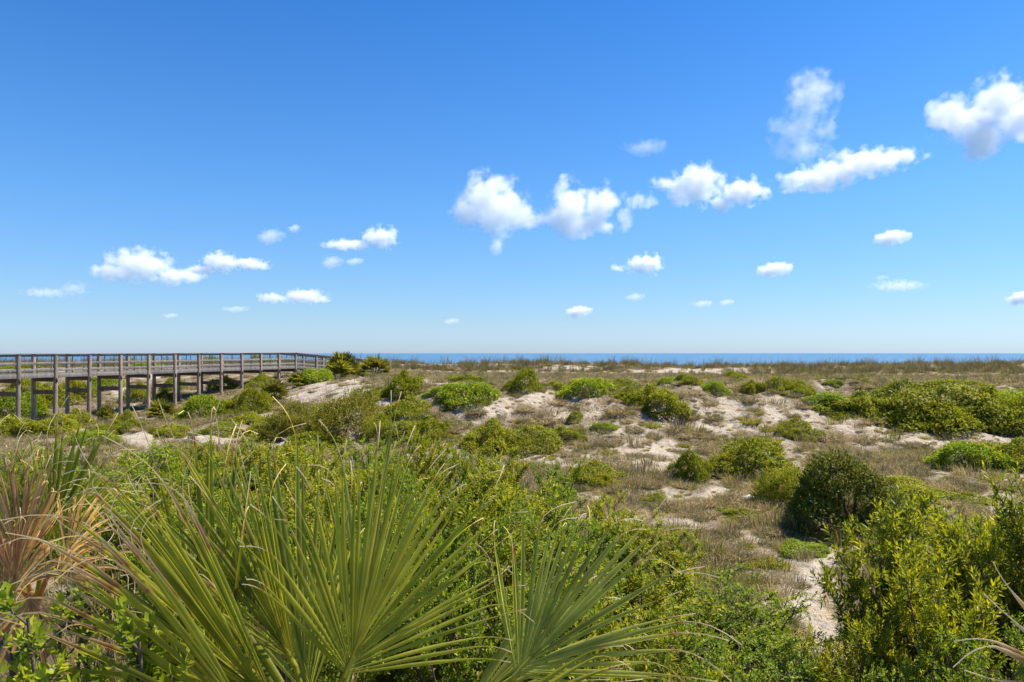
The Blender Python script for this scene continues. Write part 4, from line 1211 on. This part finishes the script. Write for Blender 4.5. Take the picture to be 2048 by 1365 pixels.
# ------------------------------------------------------------------ clouds
def cloud_mat(name, blobs, dens, scale, wisp):
    """density from a union of soft ellipsoids eaten by noise, in metres around the cloud's centre"""
    m, t, out = new_mat(name)
    tc = N(t, 'ShaderNodeTexCoord')
    nz = N(t, 'ShaderNodeTexNoise', Scale=1.0 / scale, Detail=5.0, Roughness=0.64)
    t.links.new(tc.outputs['Object'], nz.inputs['Vector'])
    # the position is pushed about by noise so that the outline billows
    cur = None
    for (c, s) in blobs:
        sb = N(t, 'ShaderNodeVectorMath', operation='SUBTRACT'); sb.inputs[1].default_value = c
        t.links.new(tc.outputs['Object'], sb.inputs[0])
        dv = N(t, 'ShaderNodeVectorMath', operation='DIVIDE'); dv.inputs[1].default_value = s
        t.links.new(sb.outputs[0], dv.inputs[0])
        ln = N(t, 'ShaderNodeVectorMath', operation='LENGTH'); t.links.new(dv.outputs[0], ln.inputs[0])
        q = N(t, 'ShaderNodeMath', operation='SUBTRACT'); q.inputs[0].default_value = 1.0
        t.links.new(ln.outputs['Value'], q.inputs[1])
        if cur is None: cur = q.outputs[0]
        else:
            mx = N(t, 'ShaderNodeMath', operation='SMOOTH_MAX'); mx.inputs[2].default_value = .25
            t.links.new(cur, mx.inputs[0]); t.links.new(q.outputs[0], mx.inputs[1]); cur = mx.outputs[0]
    ad = N(t, 'ShaderNodeMath', operation='MULTIPLY_ADD'); small = len(blobs) == 1
    ad.inputs[1].default_value = (1.9 if small else 2.7) if not wisp else (2.6 if small else 3.8)
    t.links.new(nz.outputs['Fac'], ad.inputs[0]); t.links.new(cur, ad.inputs[2])
    rm = N(t, 'ShaderNodeMapRange'); 
    lo = (1.13 if small else 1.53) if not wisp else (1.40 if small else 2.0)
    rm.inputs['From Min'].default_value = lo; rm.inputs['From Max'].default_value = lo + (.7 if not wisp else 1.2)
    rm.inputs['To Min'].default_value = 0; rm.inputs['To Max'].default_value = dens
    t.links.new(ad.outputs[0], rm.inputs['Value'])
    pv = N(t, 'ShaderNodeVolumePrincipled')
    pv.inputs['Color'].default_value = (.972, .972, .976, 1)
    pv.inputs['Anisotropy'].default_value = 0.15
    t.links.new(rm.outputs[0], pv.inputs['Density'])
    t.links.new(pv.outputs[0], out.inputs['Volume'])
    return m

ICO = None
def sphere_mesh(nu=20, nv=12):
    th = np.linspace(0, np.pi, nv); ph = np.arange(nu) * 2 * np.pi / nu
    v = np.stack([np.outer(np.sin(th), np.cos(ph)), np.outer(np.sin(th), np.sin(ph)), np.outer(np.cos(th), np.ones(nu))], -1).reshape(-1, 3)
    i = np.arange(nv - 1)[:, None] * nu; j = np.arange(nu)[None, :]; k = (j + 1) % nu
    f = np.stack([i + j, i + nu + j, i + nu + k, i + k], -1).reshape(-1, 4)
    return v, f
SPV, SPF = sphere_mesh()
BASE_ALT = 900.0
def cloud(label, blobs_px, wisp=False, k=1.0, thick=None):
    r = np.random.default_rng(int(blobs_px[0][0]))
    cx = np.mean([b[0] for b in blobs_px]); cy = np.mean([b[1] for b in blobs_px])
    basey = max(b[1] + b[3] for b in blobs_px)
    D = min(BASE_ALT / ((HY - basey) / F), 20000.0)
    ctr = unproj(cx, cy, D); s = D / F
    blobs = []
    mb = MB()
    for (px, py, rx, ry) in blobs_px:
        c = ((px - cx) * s, r.uniform(-.4, .4) * ry * s, -(py - cy) * s)
        sz = (rx * s * 1.22, max(ry, rx * .6) * s * 1.15, ry * s * 1.24)
        blobs.append((c, sz))
        mb.add(SPV * np.array(sz) * 1.12 + np.array(c), SPF)
    tk = min(b[1][1] for b in blobs)
    mat = cloud_mat('cloud_vapour', blobs, k * (4.0 if not wisp else 1.3) / max(b[1][1] for b in blobs), np.mean([b[1][2] for b in blobs]) * (.85 if len(blobs) > 1 else 1.2), wisp)
    me = mb.mesh('cloud', mat)
    o = bpy.data.objects.new('cloud', me); link(o)
    o.location = ctr
    if len(blobs_px) > 1:
        rmd = o.modifiers.new('join', 'REMESH'); rmd.mode = 'VOXEL'; rmd.voxel_size = tk / 6.0
    tag(o, label, 'cloud', 'clouds over the sea')
for (lab, bl, wi) in [
 ('large white domed cloud above the boardwalk at left', [(285,532,62,32),(228,546,42,16),(352,552,48,18),(196,541,16,11)], False),
 ('greyish flat cloud touching the right of the domed left cloud', [(442,524,36,20),(502,528,38,11),(405,540,34,9)], False),
 ('faint low cloud at the far left above the boardwalk', [(152,578,24,13),(95,586,44,8)], True),
 ('small puffy cloud above the greyish flat left cloud', [(540,473,25,14)], True),
 ('wispy speck right of the small puffy left cloud', [(588,456,12,8)], True),
 ('white cloud with a long left tail high above the boardwalk corner', [(758,473,36,23),(695,490,48,10)], False),
 ('small faint cloud below the left tail of the tailed cloud', [(663,525,20,12)], True),
 ('fainter wisp right of the small faint cloud above the boardwalk corner', [(708,523,18,7)], True),
 ('low white two-part cloud over the boardwalk', [(612,594,44,14),(545,597,30,10)], False),
 ('big fluffy cloud at the left end of the middle row', [(985,412,62,56),(935,430,34,28),(1035,440,36,24),(1068,446,24,12)], False),
 ('big twin-peaked fluffy cloud second in the middle row', [(1138,412,38,52),(1200,408,36,40),(1160,448,66,24),(1095,440,34,20)], False),
 ('thin ragged cloud right of the twin-peaked one', [(1278,400,36,16),(1248,440,16,24)], True),
 ('wedge-shaped cloud in the middle row right of the twin-peaked one', [(1388,375,50,40),(1335,364,30,14)], False),
 ('rounded grey cloud touching the right of the wedge-shaped one', [(1482,384,48,28),(1440,408,20,16)], False),
 ('tall ragged see-through cloud standing high at right', [(1628,190,48,46),(1592,258,46,32),(1645,262,32,16),(1602,302,54,20)], True),
 ('long slanting cloud below the tall ragged one', [(1725,328,72,26),(1622,362,66,24),(1672,346,60,22),(1800,314,50,17)], False),
 ('large bright cloud at the upper right corner', [(1995,198,46,50),(1912,240,56,42),(1970,275,50,40),(2045,235,34,44)], False),
 ('small oval cloud alone low at right below the long slanting cloud', [(1782,475,34,16)], False),
 ('small white dome-shaped cloud low at right of the middle', [(1545,539,36,15)], False),
 ('small lumpy cloud below the twin-peaked one', [(1290,528,36,21),(1234,538,13,9)], False),
 ('tiny bright cloud near the horizon right of the middle', [(1155,623,25,12)], False),
 ('feathery wisp above the wedge-shaped cloud', [(1292,294,40,15)], True),
 ('faint flat wisp low at the right', [(1795,572,48,10),(1765,556,16,6)], True),
 ('small cloud cut by the right edge near the horizon', [(2034,597,24,15)], False),
 ('tiny faint cloud low above the middle of the sea', [(1270,594,17,8)], True),
 ('faint speck of cloud low right of the tiny faint one', [(1404,608,20,7)], True),
 ('smallest speck of cloud low right near the horizon', [(1452,605,14,6)], True),
 ('ragged wisp under the big fluffy cloud', [(994,492,13,16)], True),
 ('dim flat speck near the horizon over the palmetto clumps', [(902,643,16,6)], True),
 ('dim flat wisp low over the boardwalk rail', [(470,619,26,6)], True),
 ('dim speck low left over the boardwalk rail', [(340,632,16,5)], True),
]:
    cloud(lab, bl, wi, .45 if 'feathery' in lab else 1.0)
